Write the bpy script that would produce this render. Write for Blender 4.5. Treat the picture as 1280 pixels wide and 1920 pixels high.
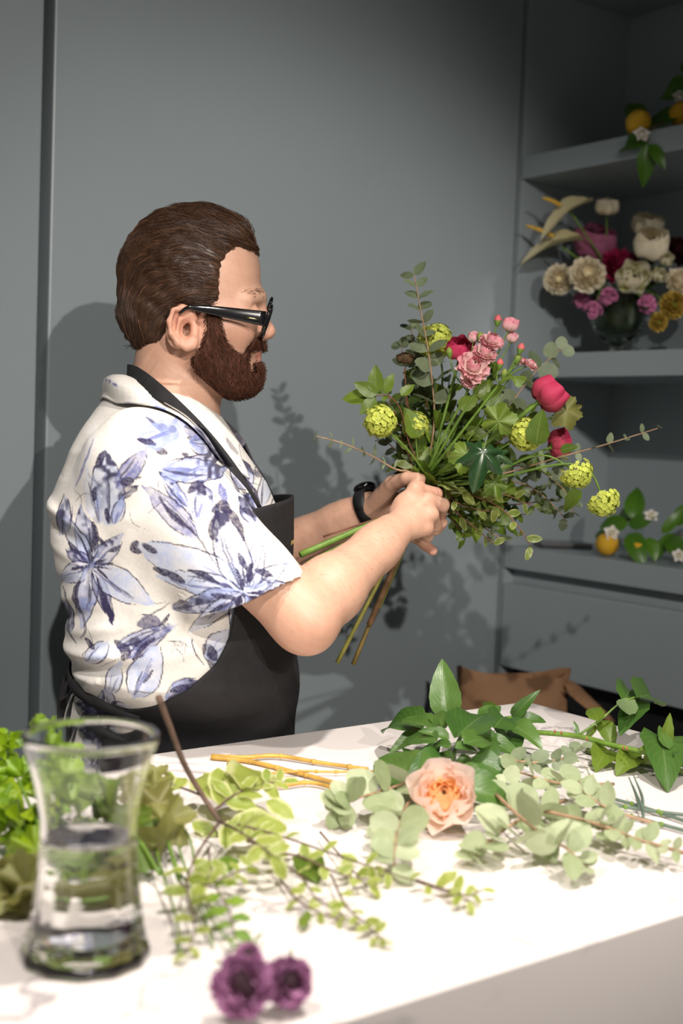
import bpy, bmesh, math, random
import numpy as np
from math import sin, cos, pi, radians, sqrt, atan2, exp
from mathutils import Vector, Matrix, Quaternion

for _o in list(bpy.data.objects): bpy.data.objects.remove(_o)
SC = bpy.context.scene
COL = SC.collection

# ------------------------------------------------------------------ camera
FPX, CAMZ = 2380.0, 1.43
_h, _p, _r = radians(37.3), radians(3.7), radians(2.15)
_r0 = np.array([cos(_h), -sin(_h), 0.]); CF = np.array([sin(_h)*cos(_p), cos(_h)*cos(_p), -sin(_p)])
_u0 = np.cross(_r0, CF)
CR = _r0*cos(_r)+_u0*sin(_r); CU = -_r0*sin(_r)+_u0*cos(_r)
CC = np.array([0., 0., CAMZ])
cam = bpy.data.cameras.new('camera'); camo = bpy.data.objects.new('camera', cam); COL.objects.link(camo)
camo.matrix_world = Matrix(((CR[0], CU[0], -CF[0], CC[0]), (CR[1], CU[1], -CF[1], CC[1]), (CR[2], CU[2], -CF[2], CC[2]), (0, 0, 0, 1)))
cam.sensor_fit = 'VERTICAL'; cam.sensor_height = 36.0; cam.sensor_width = 24.0
cam.lens = FPX/1920*36.0
cam.clip_start = 0.05
cam.dof.use_dof = True; cam.dof.focus_distance = 1.74; cam.dof.aperture_fstop = 3.4
SC.camera = camo

# ------------------------------------------------------------------ world, lights, exposure
w = bpy.data.worlds.new('world'); SC.world = w; w.use_nodes = True
w.node_tree.nodes['Background'].inputs[0].default_value = (1.0, 0.95, 0.90, 1)
w.node_tree.nodes['Background'].inputs[1].default_value = 0.20
SC.view_settings.view_transform = 'Standard'; SC.view_settings.look = 'None'
SC.view_settings.exposure = 0.0; SC.view_settings.gamma = 1.0; SC.view_settings.use_curve_mapping = False
SC.cycles.max_bounces = 10; SC.cycles.transparent_max_bounces = 12
SC.cycles.sample_clamp_indirect = 6.0

def spot(name, loc, aim, power, half_deg, blend, radius, color):
    l = bpy.data.lights.new(name, 'SPOT'); o = bpy.data.objects.new(name, l); COL.objects.link(o)
    o.location = loc; d = Vector(aim)-Vector(loc)
    o.rotation_euler = d.to_track_quat('-Z', 'Y').to_euler()
    l.energy = power; l.spot_size = radians(2*half_deg); l.spot_blend = blend; l.shadow_soft_size = radius; l.color = color
    l.cycles.is_caustics_light = name.startswith('counter')
    return o
spot('ceiling_track_spot_offscreen', (0.02, -2.2, 2.55), (1.02, 1.65, 1.42), 330, 17.2, 0.75, 0.022, (1.0, 0.93, 0.86))
spot('ceiling_track_spot_offscreen', (-0.5, -1.0, 2.9), (1.4, 1.7, 1.3), 245, 16.8, 0.7, 0.02, (1.0, 0.94, 0.88))
spot('ceiling_track_spot_offscreen', (3.1, -0.8, 2.50), (2.33, 1.92, 1.54), 170, 8.6, 1.0, 0.05, (1.0, 0.94, 0.88))
spot('counter_ceiling_spot_offscreen', (0.95, 0.55, 2.85), (0.72, 0.95, 1.0), 150, 30, 0.6, 0.04, (1.0, 0.92, 0.85))
spot('counter_ceiling_spot_offscreen', (-0.2, 0.7, 2.85), (0.35, 0.95, 1.0), 115, 30, 0.7, 0.04, (1.0, 0.92, 0.85))

# ------------------------------------------------------------------ helpers
def ray(x, y): return CF+CR*((x-640)/FPX)-CU*((y-960)/FPX)
def P(x, y, d): return CC+ray(x, y)*d
def PZ(x, y, z): v = ray(x, y); return CC+v*((z-CAMZ)/v[2])
def PXp(x, y, X): v = ray(x, y); return CC+v*(X/v[0])
def PYp(x, y, Y): v = ray(x, y); return CC+v*(Y/v[1])

WM = {}
def reg(o, M): WM[o.name] = M
def tagp(o, label=None, cat=None, group=None, kind=None):
    if label: o['label'] = label
    if cat: o['category'] = cat
    if group: o['group'] = group
    if kind: o['kind'] = kind
    return o
def thing(name, label, cat, loc=(0, 0, 0), group=None, kind=None):
    o = bpy.data.objects.new(name, None); o.empty_display_size = 0.05; COL.objects.link(o)
    o.location = Vector([float(c) for c in loc]); reg(o, Matrix.Translation(o.location))
    return tagp(o, label, cat, group, kind)
def mesh(name, V, F, smooth=True, uv=None, col=None):
    me = bpy.data.meshes.new(name)
    V = np.asarray(V, dtype=np.float64)
    if isinstance(F, np.ndarray):
        n, k = F.shape
        me.vertices.add(len(V)); me.vertices.foreach_set('co', V.astype(np.float32).ravel())
        me.loops.add(n*k); me.loops.foreach_set('vertex_index', F.astype(np.int32).ravel())
        me.polygons.add(n); me.polygons.foreach_set('loop_start', np.arange(0, n*k, k, dtype=np.int32))
        me.update(calc_edges=True)
    else:
        me.from_pydata([tuple(v) for v in V], [], F); me.update()
    me.validate()
    if smooth: me.polygons.foreach_set('use_smooth', np.ones(len(me.polygons), dtype=bool))
    if uv is not None:
        ul = me.uv_layers.new(name='UVMap'); li = np.empty(len(me.loops), dtype=np.int32); me.loops.foreach_get('vertex_index', li)
        ul.data.foreach_set('uv', np.asarray(uv, dtype=np.float32)[li].ravel())
    if col is not None:
        a = me.color_attributes.new('Col', 'FLOAT_COLOR', 'POINT')
        c = np.ones((len(V), 4), dtype=np.float32); c[:, :3] = col; a.data.foreach_set('color', c.ravel())
    return me
def obj(name, me, m=None, parent=None, M=None, **tags):
    """link a mesh (world coordinates, or placed by world matrix M) under parent"""
    o = bpy.data.objects.new(name, me); COL.objects.link(o)
    if m is not None and len(me.materials) == 0: me.materials.append(m)
    W = Matrix.Identity(4) if M is None else M
    if parent is not None:
        o.parent = parent; o.matrix_basis = WM[parent.name].inverted() @ W
    else: o.matrix_basis = W
    reg(o, W)
    return tagp(o, **tags)
def recenter(me):
    """put mesh origin at bbox base centre; return matrix"""
    n = len(me.vertices); a = np.empty(n*3, dtype=np.float32); me.vertices.foreach_get('co', a); a = a.reshape(-1, 3)
    c = np.array([(a[:, 0].min()+a[:, 0].max())/2, (a[:, 1].min()+a[:, 1].max())/2, a[:, 2].min()])
    me.vertices.foreach_set('co', (a-c).astype(np.float32).ravel()); me.update()
    return Matrix.Translation(Vector(c.tolist()))
def cobj(name, me, m=None, parent=None, **tags): return obj(name, me, m, parent, recenter(me), **tags)

def box_me(name, lo, hi, bev=0.0, seg=2):
    bm = bmesh.new(); bmesh.ops.create_cube(bm, size=1.0)
    for v in bm.verts:
        for k in range(3): v.co[k] = lo[k] if v.co[k] < 0 else hi[k]
    if bev > 0: bmesh.ops.bevel(bm, geom=bm.edges[:], offset=bev, segments=seg, affect='EDGES', profile=0.6)
    me = bpy.data.meshes.new(name); bm.to_mesh(me); bm.free()
    return me
def spline(pts, n):
    """Catmull-Rom resample to n points"""
    p = np.asarray(pts, float)
    if len(p) == 2: return p[0]+(p[1]-p[0])*np.linspace(0, 1, n)[:, None]
    q = np.vstack([2*p[0]-p[1], p, 2*p[-1]-p[-2]]); t = np.linspace(0, len(p)-1-1e-9, n); i = t.astype(int); u = (t-i)[:, None]
    a, b, c, d = q[i], q[i+1], q[i+2], q[i+3]
    return 0.5*(2*b+(c-a)*u+(2*a-5*b+4*c-d)*u*u+(3*b-a-3*c+d)*u**3)
def tube(pts, rad, sides=6, cap=True):
    p = np.asarray(pts, float); n = len(p); rad = np.broadcast_to(np.asarray(rad, float), (n,))
    T = np.gradient(p, axis=0); T /= np.linalg.norm(T, axis=1)[:, None]+1e-12
    ref = np.array([0, 0, 1.]) if abs(T[0][2]) < .9 else np.array([1., 0, 0])
    V = []; u = np.cross(T[0], ref); u /= np.linalg.norm(u)
    for i in range(n):
        u = u-T[i]*(u@T[i]); u /= np.linalg.norm(u)+1e-12; v = np.cross(T[i], u)
        for k in range(sides):
            a = 2*pi*k/sides; V.append(p[i]+rad[i]*(cos(a)*u+sin(a)*v))
    F = [(i*sides+k, i*sides+(k+1) % sides, (i+1)*sides+(k+1) % sides, (i+1)*sides+k) for i in range(n-1) for k in range(sides)]
    if cap: F += [tuple(range(sides))[::-1], tuple((n-1)*sides+k for k in range(sides))]
    return V, F
def lathe(prof, seg=24, closed=False):
    V = []; F = []; n = len(prof)
    for r, z in prof:
        for k in range(seg): a = 2*pi*k/seg; V.append((r*cos(a), r*sin(a), z))
    for i in range(n-1 if not closed else n):
        j = (i+1) % n
        for k in range(seg): F.append((i*seg+k, i*seg+(k+1) % seg, j*seg+(k+1) % seg, j*seg+k))
    return V, F
class MB:
    def __init__(s): s.V = []; s.F = []; s.C = []
    def add(s, V, F, c=None):
        o = len(s.V); s.V += [tuple(v) for v in V]; s.F += [tuple(i+o for i in f) for f in F]
        if c is not None: s.C += [c]*len(V)
        return s
    def me(s, name, smooth=True): return mesh(name, s.V, s.F, smooth, col=np.array(s.C) if s.C and len(s.C) == len(s.V) else None)

# ------------------------------------------------------------------ materials
MATS = {}
def nt(name):
    m = bpy.data.materials.new(name); m.use_nodes = True; t = m.node_tree; b = t.nodes['Principled BSDF']; return m, t, b
def L(t, a, b): t.links.new(a, b)
def mat(name, col, rough=0.5, spec=0.5, noise=0.0, nscale=20.0, bump=0.0, bscale=60.0, metal=0.0, sss=0.0, coat=0.0):
    if name in MATS: return MATS[name]
    m, t, b = nt(name); b.inputs['Base Color'].default_value = (*col, 1); b.inputs['Roughness'].default_value = rough
    b.inputs['Specular IOR Level'].default_value = spec; b.inputs['Metallic'].default_value = metal
    if coat: b.inputs['Coat Weight'].default_value = coat; b.inputs['Coat Roughness'].default_value = .1
    tc = t.nodes.new('ShaderNodeTexCoord')
    if noise:
        n = t.nodes.new('ShaderNodeTexNoise'); n.inputs['Scale'].default_value = nscale; n.inputs['Detail'].default_value = 4; L(t, tc.outputs['Object'], n.inputs['Vector'])
        r = t.nodes.new('ShaderNodeValToRGB'); r.color_ramp.elements[0].position = .3; r.color_ramp.elements[1].position = .7
        r.color_ramp.elements[0].color = (*[c*(1-noise) for c in col], 1); r.color_ramp.elements[1].color = (*[min(1, c*(1+noise)) for c in col], 1)
        L(t, n.outputs['Fac'], r.inputs['Fac']); L(t, r.outputs['Color'], b.inputs['Base Color'])
    if bump:
        n = t.nodes.new('ShaderNodeTexNoise'); n.inputs['Scale'].default_value = bscale; L(t, tc.outputs['Object'], n.inputs['Vector'])
        bp = t.nodes.new('ShaderNodeBump'); bp.inputs['Strength'].default_value = bump; bp.inputs['Distance'].default_value = .002
        L(t, n.outputs['Fac'], bp.inputs['Height']); L(t, bp.outputs['Normal'], b.inputs['Normal'])
    MATS[name] = m; return m
def mat_attr(name, rough=.6, spec=.3, bump=0, bscale=300, sss=0, sheen=0, trans=0, hue=0):
    """colour from the vertex attribute Col (optionally shifted per object)"""
    if name in MATS: return MATS[name]
    m, t, b = nt(name); a = t.nodes.new('ShaderNodeAttribute'); a.attribute_name = 'Col'
    src = a.outputs['Color']
    L(t, src, b.inputs['Base Color']); b.inputs['Roughness'].default_value = rough; b.inputs['Specular IOR Level'].default_value = spec
    if sss: b.inputs['Subsurface Weight'].default_value = sss; b.inputs['Subsurface Radius'].default_value = (.012, .005, .003); b.inputs['Subsurface Scale'].default_value = .35
    if sheen: b.inputs['Sheen Weight'].default_value = sheen
    if bump:
        tc = t.nodes.new('ShaderNodeTexCoord'); n = t.nodes.new('ShaderNodeTexNoise'); n.inputs['Scale'].default_value = bscale; L(t, tc.outputs['Object'], n.inputs['Vector'])
        bp = t.nodes.new('ShaderNodeBump'); bp.inputs['Strength'].default_value = bump; bp.inputs['Distance'].default_value = .001
        L(t, n.outputs['Fac'], bp.inputs['Height']); L(t, bp.outputs['Normal'], b.inputs['Normal'])
    if trans:
        tr = t.nodes.new('ShaderNodeBsdfTranslucent'); L(t, src, tr.inputs['Color']); mx = t.nodes.new('ShaderNodeMixShader'); mx.inputs[0].default_value = trans
        L(t, b.outputs[0], mx.inputs[1]); L(t, tr.outputs[0], mx.inputs[2]); L(t, mx.outputs[0], t.nodes['Material Output'].inputs['Surface'])
    MATS[name] = m; return m
def mat_glass(name, col=(1, 1, 1), ior=1.45, rough=0.0, thin=0.0):
    """glass; thin = share of light that passes a thin wall unbent"""
    if name in MATS: return MATS[name]
    m, t, b = nt(name); b.inputs['Base Color'].default_value = (*col, 1); b.inputs['Roughness'].default_value = rough
    b.inputs['IOR'].default_value = ior; b.inputs['Transmission Weight'].default_value = 1.0
    if thin:
        tr = t.nodes.new('ShaderNodeBsdfTransparent'); tr.inputs['Color'].default_value = (*col, 1); mx = t.nodes.new('ShaderNodeMixShader'); mx.inputs[0].default_value = thin
        L(t, b.outputs[0], mx.inputs[1]); L(t, tr.outputs[0], mx.inputs[2]); L(t, mx.outputs[0], t.nodes['Material Output'].inputs['Surface'])
    MATS[name] = m; return m
def mat_marble():
    m, t, b = nt('marble'); tc = t.nodes.new('ShaderNodeTexCoord')
    n1 = t.nodes.new('ShaderNodeTexNoise'); n1.inputs['Scale'].default_value = 2.2; n1.inputs['Detail'].default_value = 6; n1.inputs['Distortion'].default_value = 1.2
    L(t, tc.outputs['Object'], n1.inputs['Vector'])
    s = t.nodes.new('ShaderNodeMath'); s.operation = 'SUBTRACT'; s.inputs[1].default_value = .5; L(t, n1.outputs['Fac'], s.inputs[0])
    ab = t.nodes.new('ShaderNodeMath'); ab.operation = 'ABSOLUTE'; L(t, s.outputs[0], ab.inputs[0])
    r = t.nodes.new('ShaderNodeValToRGB'); e = r.color_ramp.elements; e[0].position = 0; e[0].color = (.36, .33, .34, 1); e[1].position = .014; e[1].color = (.80, .742, .712, 1)
    L(t, ab.outputs[0], r.inputs['Fac'])
    n2 = t.nodes.new('ShaderNodeTexNoise'); n2.inputs['Scale'].default_value = 5; L(t, tc.outputs['Object'], n2.inputs['Vector'])
    r2 = t.nodes.new('ShaderNodeValToRGB'); r2.color_ramp.elements[0].position = .44; r2.color_ramp.elements[1].position = .60; L(t, n2.outputs['Fac'], r2.inputs['Fac'])
    mx = t.nodes.new('ShaderNodeMix'); mx.data_type = 'RGBA'; L(t, r2.outputs['Color'], mx.inputs['Factor'])
    mx.inputs['A'].default_value = (.80, .742, .712, 1); L(t, r.outputs['Color'], mx.inputs['B']); L(t, mx.outputs['Result'], b.inputs['Base Color'])
    b.inputs['Roughness'].default_value = .35
    MATS['marble'] = m; return m
# leaf material: UV drives the midrib and side veins, object random varies the tone
def mat_leaf(name, c1, c2, vein=(.5, .6, .3), veinamt=.35, rough=.4, trans=.25, margin=None, under=None, spec=.5):
    if name in MATS: return MATS[name]
    m, t, b = nt(name); uv = t.nodes.new('ShaderNodeUVMap'); uv.uv_map = 'UVMap'
    sx = t.nodes.new('ShaderNodeSeparateXYZ'); L(t, uv.outputs[0], sx.inputs[0])
    def M(op, a, bb=None, clamp=False):
        n = t.nodes.new('ShaderNodeMath'); n.operation = op; n.use_clamp = clamp
        for i, v in enumerate((a, bb)):
            if v is None: continue
            if isinstance(v, (int, float)): n.inputs[i].default_value = v
            else: L(t, v, n.inputs[i])
        return n.outputs[0]
    d = M('ABSOLUTE', M('SUBTRACT', sx.outputs[0], .5))
    rib = M('SUBTRACT', 1.0, M('MULTIPLY', d, 28.0), True)
    ph = M('SUBTRACT', M('MULTIPLY', sx.outputs[1], 8.0), M('MULTIPLY', d, 7.0))
    sv = M('MULTIPLY', M('SUBTRACT', M('ABSOLUTE', M('SUBTRACT', M('FRACT', ph), .5)), .40), 8.0, True)
    vein_f = M('MULTIPLY', M('MAXIMUM', rib, M('MULTIPLY', sv, .55)), veinamt)
    oi = t.nodes.new('ShaderNodeObjectInfo')
    tc = t.nodes.new('ShaderNodeTexCoord'); nz = t.nodes.new('ShaderNodeTexNoise'); nz.inputs['Scale'].default_value = 3.0; L(t, tc.outputs['Object'], nz.inputs['Vector'])
    f = M('ADD', M('MULTIPLY', oi.outputs['Random'], .75), M('MULTIPLY', M('SUBTRACT', nz.outputs['Fac'], .4), .7), True)
    mx = t.nodes.new('ShaderNodeMix'); mx.data_type = 'RGBA'; L(t, f, mx.inputs['Factor']); mx.inputs['A'].default_value = (*c1, 1); mx.inputs['B'].default_value = (*c2, 1)
    cur = mx.outputs['Result']
    if margin:
        e = M('MULTIPLY', M('SUBTRACT', M('ADD', d, M('MULTIPLY', nz.outputs['Fac'], .25)), .42), 9.0, True)
        mm = t.nodes.new('ShaderNodeMix'); mm.data_type = 'RGBA'; L(t, e, mm.inputs['Factor']); L(t, cur, mm.inputs['A']); mm.inputs['B'].default_value = (*margin, 1); cur = mm.outputs['Result']
    mv = t.nodes.new('ShaderNodeMix'); mv.data_type = 'RGBA'; L(t, vein_f, mv.inputs['Factor']); L(t, cur, mv.inputs['A']); mv.inputs['B'].default_value = (*vein, 1); cur = mv.outputs['Result']
    if under:
        g = t.nodes.new('ShaderNodeNewGeometry'); mu = t.nodes.new('ShaderNodeMix'); mu.data_type = 'RGBA'; L(t, g.outputs['Backfacing'], mu.inputs['Factor'])
        L(t, cur, mu.inputs['A']); mu.inputs['B'].default_value = (*under, 1); cur = mu.outputs['Result']
    L(t, cur, b.inputs['Base Color']); b.inputs['Roughness'].default_value = rough; b.inputs['Specular IOR Level'].default_value = spec
    bp = t.nodes.new('ShaderNodeBump'); bp.inputs['Strength'].default_value = .35; bp.inputs['Distance'].default_value = .001; L(t, vein_f, bp.inputs['Height']); bp.invert = True
    L(t, bp.outputs['Normal'], b.inputs['Normal'])
    tr = t.nodes.new('ShaderNodeBsdfTranslucent'); L(t, cur, tr.inputs['Color']); ms = t.nodes.new('ShaderNodeMixShader'); ms.inputs[0].default_value = trans
    L(t, b.outputs[0], ms.inputs[1]); L(t, tr.outputs[0], ms.inputs[2]); L(t, ms.outputs[0], t.nodes['Material Output'].inputs['Surface'])
    MATS[name] = m; return m

# ------------------------------------------------------------------ room shell
PAINT = mat('cabinet_paint', (.258, .300, .316), .42, .5, noise=.03, nscale=3, bump=.02, bscale=400)
YW, XC = 2.10, 2.066
struct = dict(kind='structure')
cobj('floor', box_me('floor', (-3.5, -4, -.05), (3.6, 2.3, 0)), mat('floor_concrete', (.20, .185, .17), .5, .4, noise=.12, nscale=4), **struct)
cobj('ceiling', box_me('ceiling', (-3.5, -4, 3.05), (3.6, 2.3, 3.1)), mat('ceiling_paint', (.10, .10, .10), .8, .3, noise=.05), **struct)
wb = cobj('wall_back', box_me('wall_back', (-3.5, YW+.16, 0), (3.6, YW+.25, 3.05)), PAINT, **struct)
GX = 0.929
cobj('panel', box_me('panel', (-1.6, YW, .02), (GX-.010, YW+.161, 3.03), .003), PAINT, wb)
cobj('panel', box_me('panel', (GX+.010, YW, .02), (XC-.002, YW+.161, 3.03), .004), PAINT, wb)
cobj('panel', box_me('panel', (-3.4, YW, .02), (-1.62, YW+.161, 3.03), .003), PAINT, wb)
wr = cobj('wall_right', box_me('wall_right', (3.6, -4, 0), (3.7, YW+.02, 3.05)), PAINT, **struct)

# display cabinet on the right: niche with shelves above a drawer unit
XB = 2.405; YE = 1.22
cab = thing('display_cabinet', 'built-in grey display cabinet with open niche shelves above a drawer', 'cabinet', (XC+.17, 1.66, 0))
cobj('side_panel', box_me('s', (XC+.004, YW-.012, .02), (XB+.02, YW+.158, 3.02), .002), PAINT, cab)
cobj('back_panel', box_me('b', (XB, YE, .02), (XB+.03, YW-.01, 3.02), .001), PAINT, cab)
cobj('top_panel', box_me('t', (XC+.004, YE, 2.44), (XB, YW-.012, 2.50), .002), PAINT, cab)
for z0, z1 in ((2.010, 2.060), (1.563, 1.616)):
    cobj('shelf', box_me('shelf', (XC, YE, z0), (XB+.002, YW-.011, z1), .002), PAINT, cab)
cobj('worktop', box_me('w', (XC, YE, 1.128), (XB+.002, YW-.011, 1.178), .002), PAINT, cab)
cobj('groove_rail', box_me('g', (XC+.03, YE, 1.03), (XC+.05, YW-.011, 1.13), .001), PAINT, cab)
cobj('drawer', box_me('d', (XC, YE, .90), (XC+.02, YW-.012, 1.093), .003), PAINT, cab)
cobj('drawer_bottom', box_me('db', (XC+.02, YE, .90), (XB, YW-.012, .915), .001), PAINT, cab)
cobj('plinth', box_me('p', (XC+.05, YE, 0.0), (XB, YW-.012, .90), .001), mat('plinth_black', (.012, .012, .013), .6, .3), cab)

# marble counter
TX1, TY0, TY1, TZ = 1.488, .706, 1.437, 1.0
MARB = mat_marble()
ctr = thing('marble_counter', 'white veined marble work counter strewn with cut stems', 'counter', (.3, 1.07, 0))
cobj('countertop', box_me('top', (-1.3, TY0+.0235, TZ-.022), (TX1, TY1, TZ), .002), MARB, ctr)
cobj('front_panel', box_me('front', (-1.3, TY0, 0.0), (TX1, TY0+.024, TZ), .0015), MARB, ctr)
cobj('end_panel', box_me('end', (TX1-.024, TY0+.024, 0.0), (TX1-.001, TY1-.001, TZ-.021), .001), MARB, ctr)
cobj('back_panel', box_me('bk', (-1.3, TY1-.14, 0.0), (TX1-.024, TY1-.12, TZ-.021), .001), MARB, ctr)
# ================================================================== PERSON (florist)
# local frame: x = facing direction, y = away from the counter's customer side, z = up
EX = np.array([cos(_h), -sin(_h), 0.]); EY = np.array([sin(_h), cos(_h), 0.]); EZ = np.array([0, 0, 1.])
ML = Matrix(((EX[0], EY[0], 0, 0), (EX[1], EY[1], 0, 0), (0, 0, 1, 0), (0, 0, 0, 1)))
YM = 1.84
def Q(px, py, y=YM):
    v = ray(px, py); v = np.array([v@EX, v@EY, v[2]]); c = np.array([0, 0, CAMZ])
    return c+v*(y/v[1])
def toworld(V): V = np.asarray(V); return V[:, :1]*EX+V[:, 1:2]*EY+V[:, 2:3]*EZ

# ---- signed distance fields
def smin(a, b, k):
    if k <= 0: return np.minimum(a, b)
    hh = np.clip(.5+.5*(b-a)/k, 0, 1); return b*(1-hh)+a*hh-k*hh*(1-hh)
def smax(a, b, k): return -smin(-a, -b, k)
class Rc:
    def __init__(s, a, b, ra, rb): s.a = np.array(a, float); s.b = np.array(b, float); s.ra = ra; s.rb = rb; s.c = (s.a+s.b)/2; s.R = np.linalg.norm(s.b-s.a)/2+max(ra, rb)
    def __call__(s, X):
        d = s.b-s.a; L2 = d@d+1e-12; t = np.clip((X-s.a)@d/L2, 0, 1)
        q = X-s.a-t[:, None]*d; return np.sqrt(np.einsum('ij,ij->i', q, q))-(s.ra+(s.rb-s.ra)*t)
class El:
    def __init__(s, c, r, rot=0.0):   # rot: tilt in the profile plane (degrees)
        s.c = np.array(c, float); s.r = np.array(r, float); a = radians(rot); s.M = np.array([[cos(a), 0, sin(a)], [0, 1, 0], [-sin(a), 0, cos(a)]]); s.R = max(r)
    def __call__(s, X):
        q = (X-s.c)@s.M.T; q1 = q/s.r; q2 = q1/s.r; n1 = np.sqrt(np.einsum('ij,ij->i', q1, q1)); n2 = np.sqrt(np.einsum('ij,ij->i', q2, q2))
        return n1*(n1-1)/np.maximum(n2, 1e-6)
class Loft:
    def __init__(s, rows, off=0.0, ex=2.3):   # rows: z, x0, x1, b
        r = np.array(sorted(rows)); s.z = r[:, 0]; s.x0 = r[:, 1]; s.x1 = r[:, 2]; s.bb = r[:, 3]; s.off = off; s.ex = ex
        s.c = np.array([(s.x0.min()+s.x1.max())/2, YM, (s.z[0]+s.z[-1])/2]); s.R = 2.0
    def params(s, z):
        x0 = np.interp(z, s.z, s.x0); x1 = np.interp(z, s.z, s.x1); return (x0+x1)/2, (x1-x0)/2+s.off, np.interp(z, s.z, s.bb)+s.off
    def __call__(s, X):
        z = X[:, 2]; c, a, b = s.params(z); n = (np.abs((X[:, 0]-c)/a)**s.ex+np.abs((X[:, 1]-YM)/b)**s.ex)**(1/s.ex)
        d = (n-1)*np.minimum(a, b); return smax(d, np.maximum(z-s.z[-1], s.z[0]-z), .03)
class Field:
    def __init__(s): s.p = []; s.post = None
    def add(s, f, k=0.0, sub=False): s.p.append((f, k, sub)); return s
    def __call__(s, X, c=None, R=None):
        d = np.full(len(X), 1.0)
        for f, k, sub in s.p:
            if c is not None and np.linalg.norm(f.c-c) > R+f.R+k+.02: continue
            v = f(X); d = smax(d, -v, k) if sub else smin(d, v, k)
        return s.post(X, d) if s.post else d
def surface_nets(fld, lo, hi, h):
    lo = np.array(lo, float); n = np.ceil((np.array(hi)-lo)/h).astype(int)+1; B = 14
    nb = np.ceil(n/B).astype(int); n = nb*B; vals = np.empty(n, np.float32)
    g = np.stack(np.meshgrid(*[np.arange(k) for k in nb], indexing='ij'), -1).reshape(-1, 3); cen = lo+(g*B+(B-1)/2)*h
    dc = fld(cen); RB = B*h*.87; off = np.stack(np.meshgrid(*[np.arange(B)]*3, indexing='ij'), -1).reshape(-1, 3)*h
    for (i, j, k), c, d in zip(g, cen, dc):
        sl = (slice(i*B, i*B+B), slice(j*B, j*B+B), slice(k*B, k*B+B))
        if abs(d) > RB*1.7+.004: vals[sl] = d
        else: vals[sl] = fld(lo+np.array([i, j, k])*B*h+off, c, RB).reshape(B, B, B)
    ins = vals < 0; cnt = np.zeros(n-1, np.uint8)
    for a in (0, 1):
        for b in (0, 1):
            for c in (0, 1): cnt += ins[a:n[0]-1+a, b:n[1]-1+b, c:n[2]-1+c]
    act = (cnt > 0) & (cnt < 8); I = np.argwhere(act); idx = np.full(n-1, -1, np.int32); idx[act] = np.arange(len(I))
    acc = np.zeros((len(I), 3)); ne = np.zeros(len(I))
    cor = [(a, b, c) for a in (0, 1) for b in (0, 1) for c in (0, 1)]
    cv = {q: vals[I[:, 0]+q[0], I[:, 1]+q[1], I[:, 2]+q[2]].astype(float) for q in cor}
    for q in cor:
        for ax in range(3):
            if q[ax]: continue
            q2 = list(q); q2[ax] = 1; q2 = tuple(q2); va, vb = cv[q], cv[q2]; m = (va < 0) != (vb < 0)
            t = np.where(m, va/(va-vb+1e-20), 0); p = np.repeat(np.array(q, float)[None], len(I), 0); p[:, ax] = t
            acc += p*m[:, None]; ne += m
    V = lo+(I+acc/ne[:, None])*h; FS = []
    for ax in range(3):
        u, v = (ax+1) % 3, (ax+2) % 3
        s0 = [slice(1, n[k]-1) for k in range(3)]; s1 = list(s0); s0[ax] = slice(0, n[ax]-1); s1[ax] = slice(1, n[ax])
        A = ins[tuple(s0)]; Bm = ins[tuple(s1)]
        for flip, m in ((False, A & ~Bm), (True, ~A & Bm)):
            e = np.argwhere(m); e[:, u] += 1; e[:, v] += 1
            if not len(e): continue
            def cell(du, dv): c = e.copy(); c[:, u] -= du; c[:, v] -= dv; return idx[c[:, 0], c[:, 1], c[:, 2]]
            qd = np.stack([cell(1, 1), cell(0, 1), cell(0, 0), cell(1, 0)], 1)
            FS.append(qd[:, ::-1] if flip else qd)
    F = np.vstack(FS); F = F[(F >= 0).all(1)]
    return V, F
def relax(V, F, it=1, lam=.5):
    for _ in range(it):
        acc = np.zeros_like(V); cn = np.zeros(len(V))
        for a, b in ((0, 1), (1, 2), (2, 3), (3, 0)):
            for q in range(3): acc[:, q] += np.bincount(F[:, a], V[F[:, b], q], len(V))+np.bincount(F[:, b], V[F[:, a], q], len(V))
            cn += np.bincount(F[:, a], minlength=len(V))+np.bincount(F[:, b], minlength=len(V))
        V = V+lam*(acc/np.maximum(cn, 1)[:, None]-V)
    return V
def subdiv(V, F):
    E = np.vstack([F[:, [0, 1]], F[:, [1, 2]], F[:, [2, 3]], F[:, [3, 0]]]); Es = np.sort(E, 1); key = Es[:, 0].astype(np.int64)*len(V)+Es[:, 1]
    uq, inv = np.unique(key, return_inverse=True); ea, eb = uq//len(V), uq % len(V); mid = (V[ea]+V[eb])/2; fc = V[F].mean(1); n = len(V); m = len(uq); f = len(F)
    e = inv.reshape(4, f)+n; c = np.arange(f)+n+m
    NF = np.vstack([np.stack([F[:, 0], e[0], c, e[3]], 1), np.stack([e[0], F[:, 1], e[1], c], 1), np.stack([c, e[1], F[:, 2], e[2]], 1), np.stack([e[3], c, e[2], F[:, 3]], 1)])
    return np.vstack([V, mid, fc]), NF
def px(n): return n*YM/FPX
def sdpoly(X, poly):
    """signed distance in the profile plane to polygon of photo-measured outline points (given in local x,z)"""
    p = X[:, [0, 2]]; v = poly; n = len(v); d = np.full(len(p), 1e9); s = np.ones(len(p))
    for i in range(n):
        a, b = v[i], v[i-1]; e = b-a; w_ = p-a; t = np.clip(w_@e/(e@e), 0, 1); q = w_-t[:, None]*e; d = np.minimum(d, np.einsum('ij,ij->i', q, q))
        c1 = p[:, 1] >= a[1]; c2 = p[:, 1] < b[1]; c3 = e[0]*w_[:, 1] > e[1]*w_[:, 0]
        s = np.where((c1 & c2 & c3) | (~c1 & ~c2 & ~c3), -s, s)
    return s*np.sqrt(d)
def hc(cx, cy): return (180+cx/2.909, 360+cy/2.909)
def poly(pts, y0=0): return np.array([Q(*hc(*p[:2]), YM-(p[2] if len(p) > 2 else y0))[[0, 2]] for p in pts])

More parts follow.
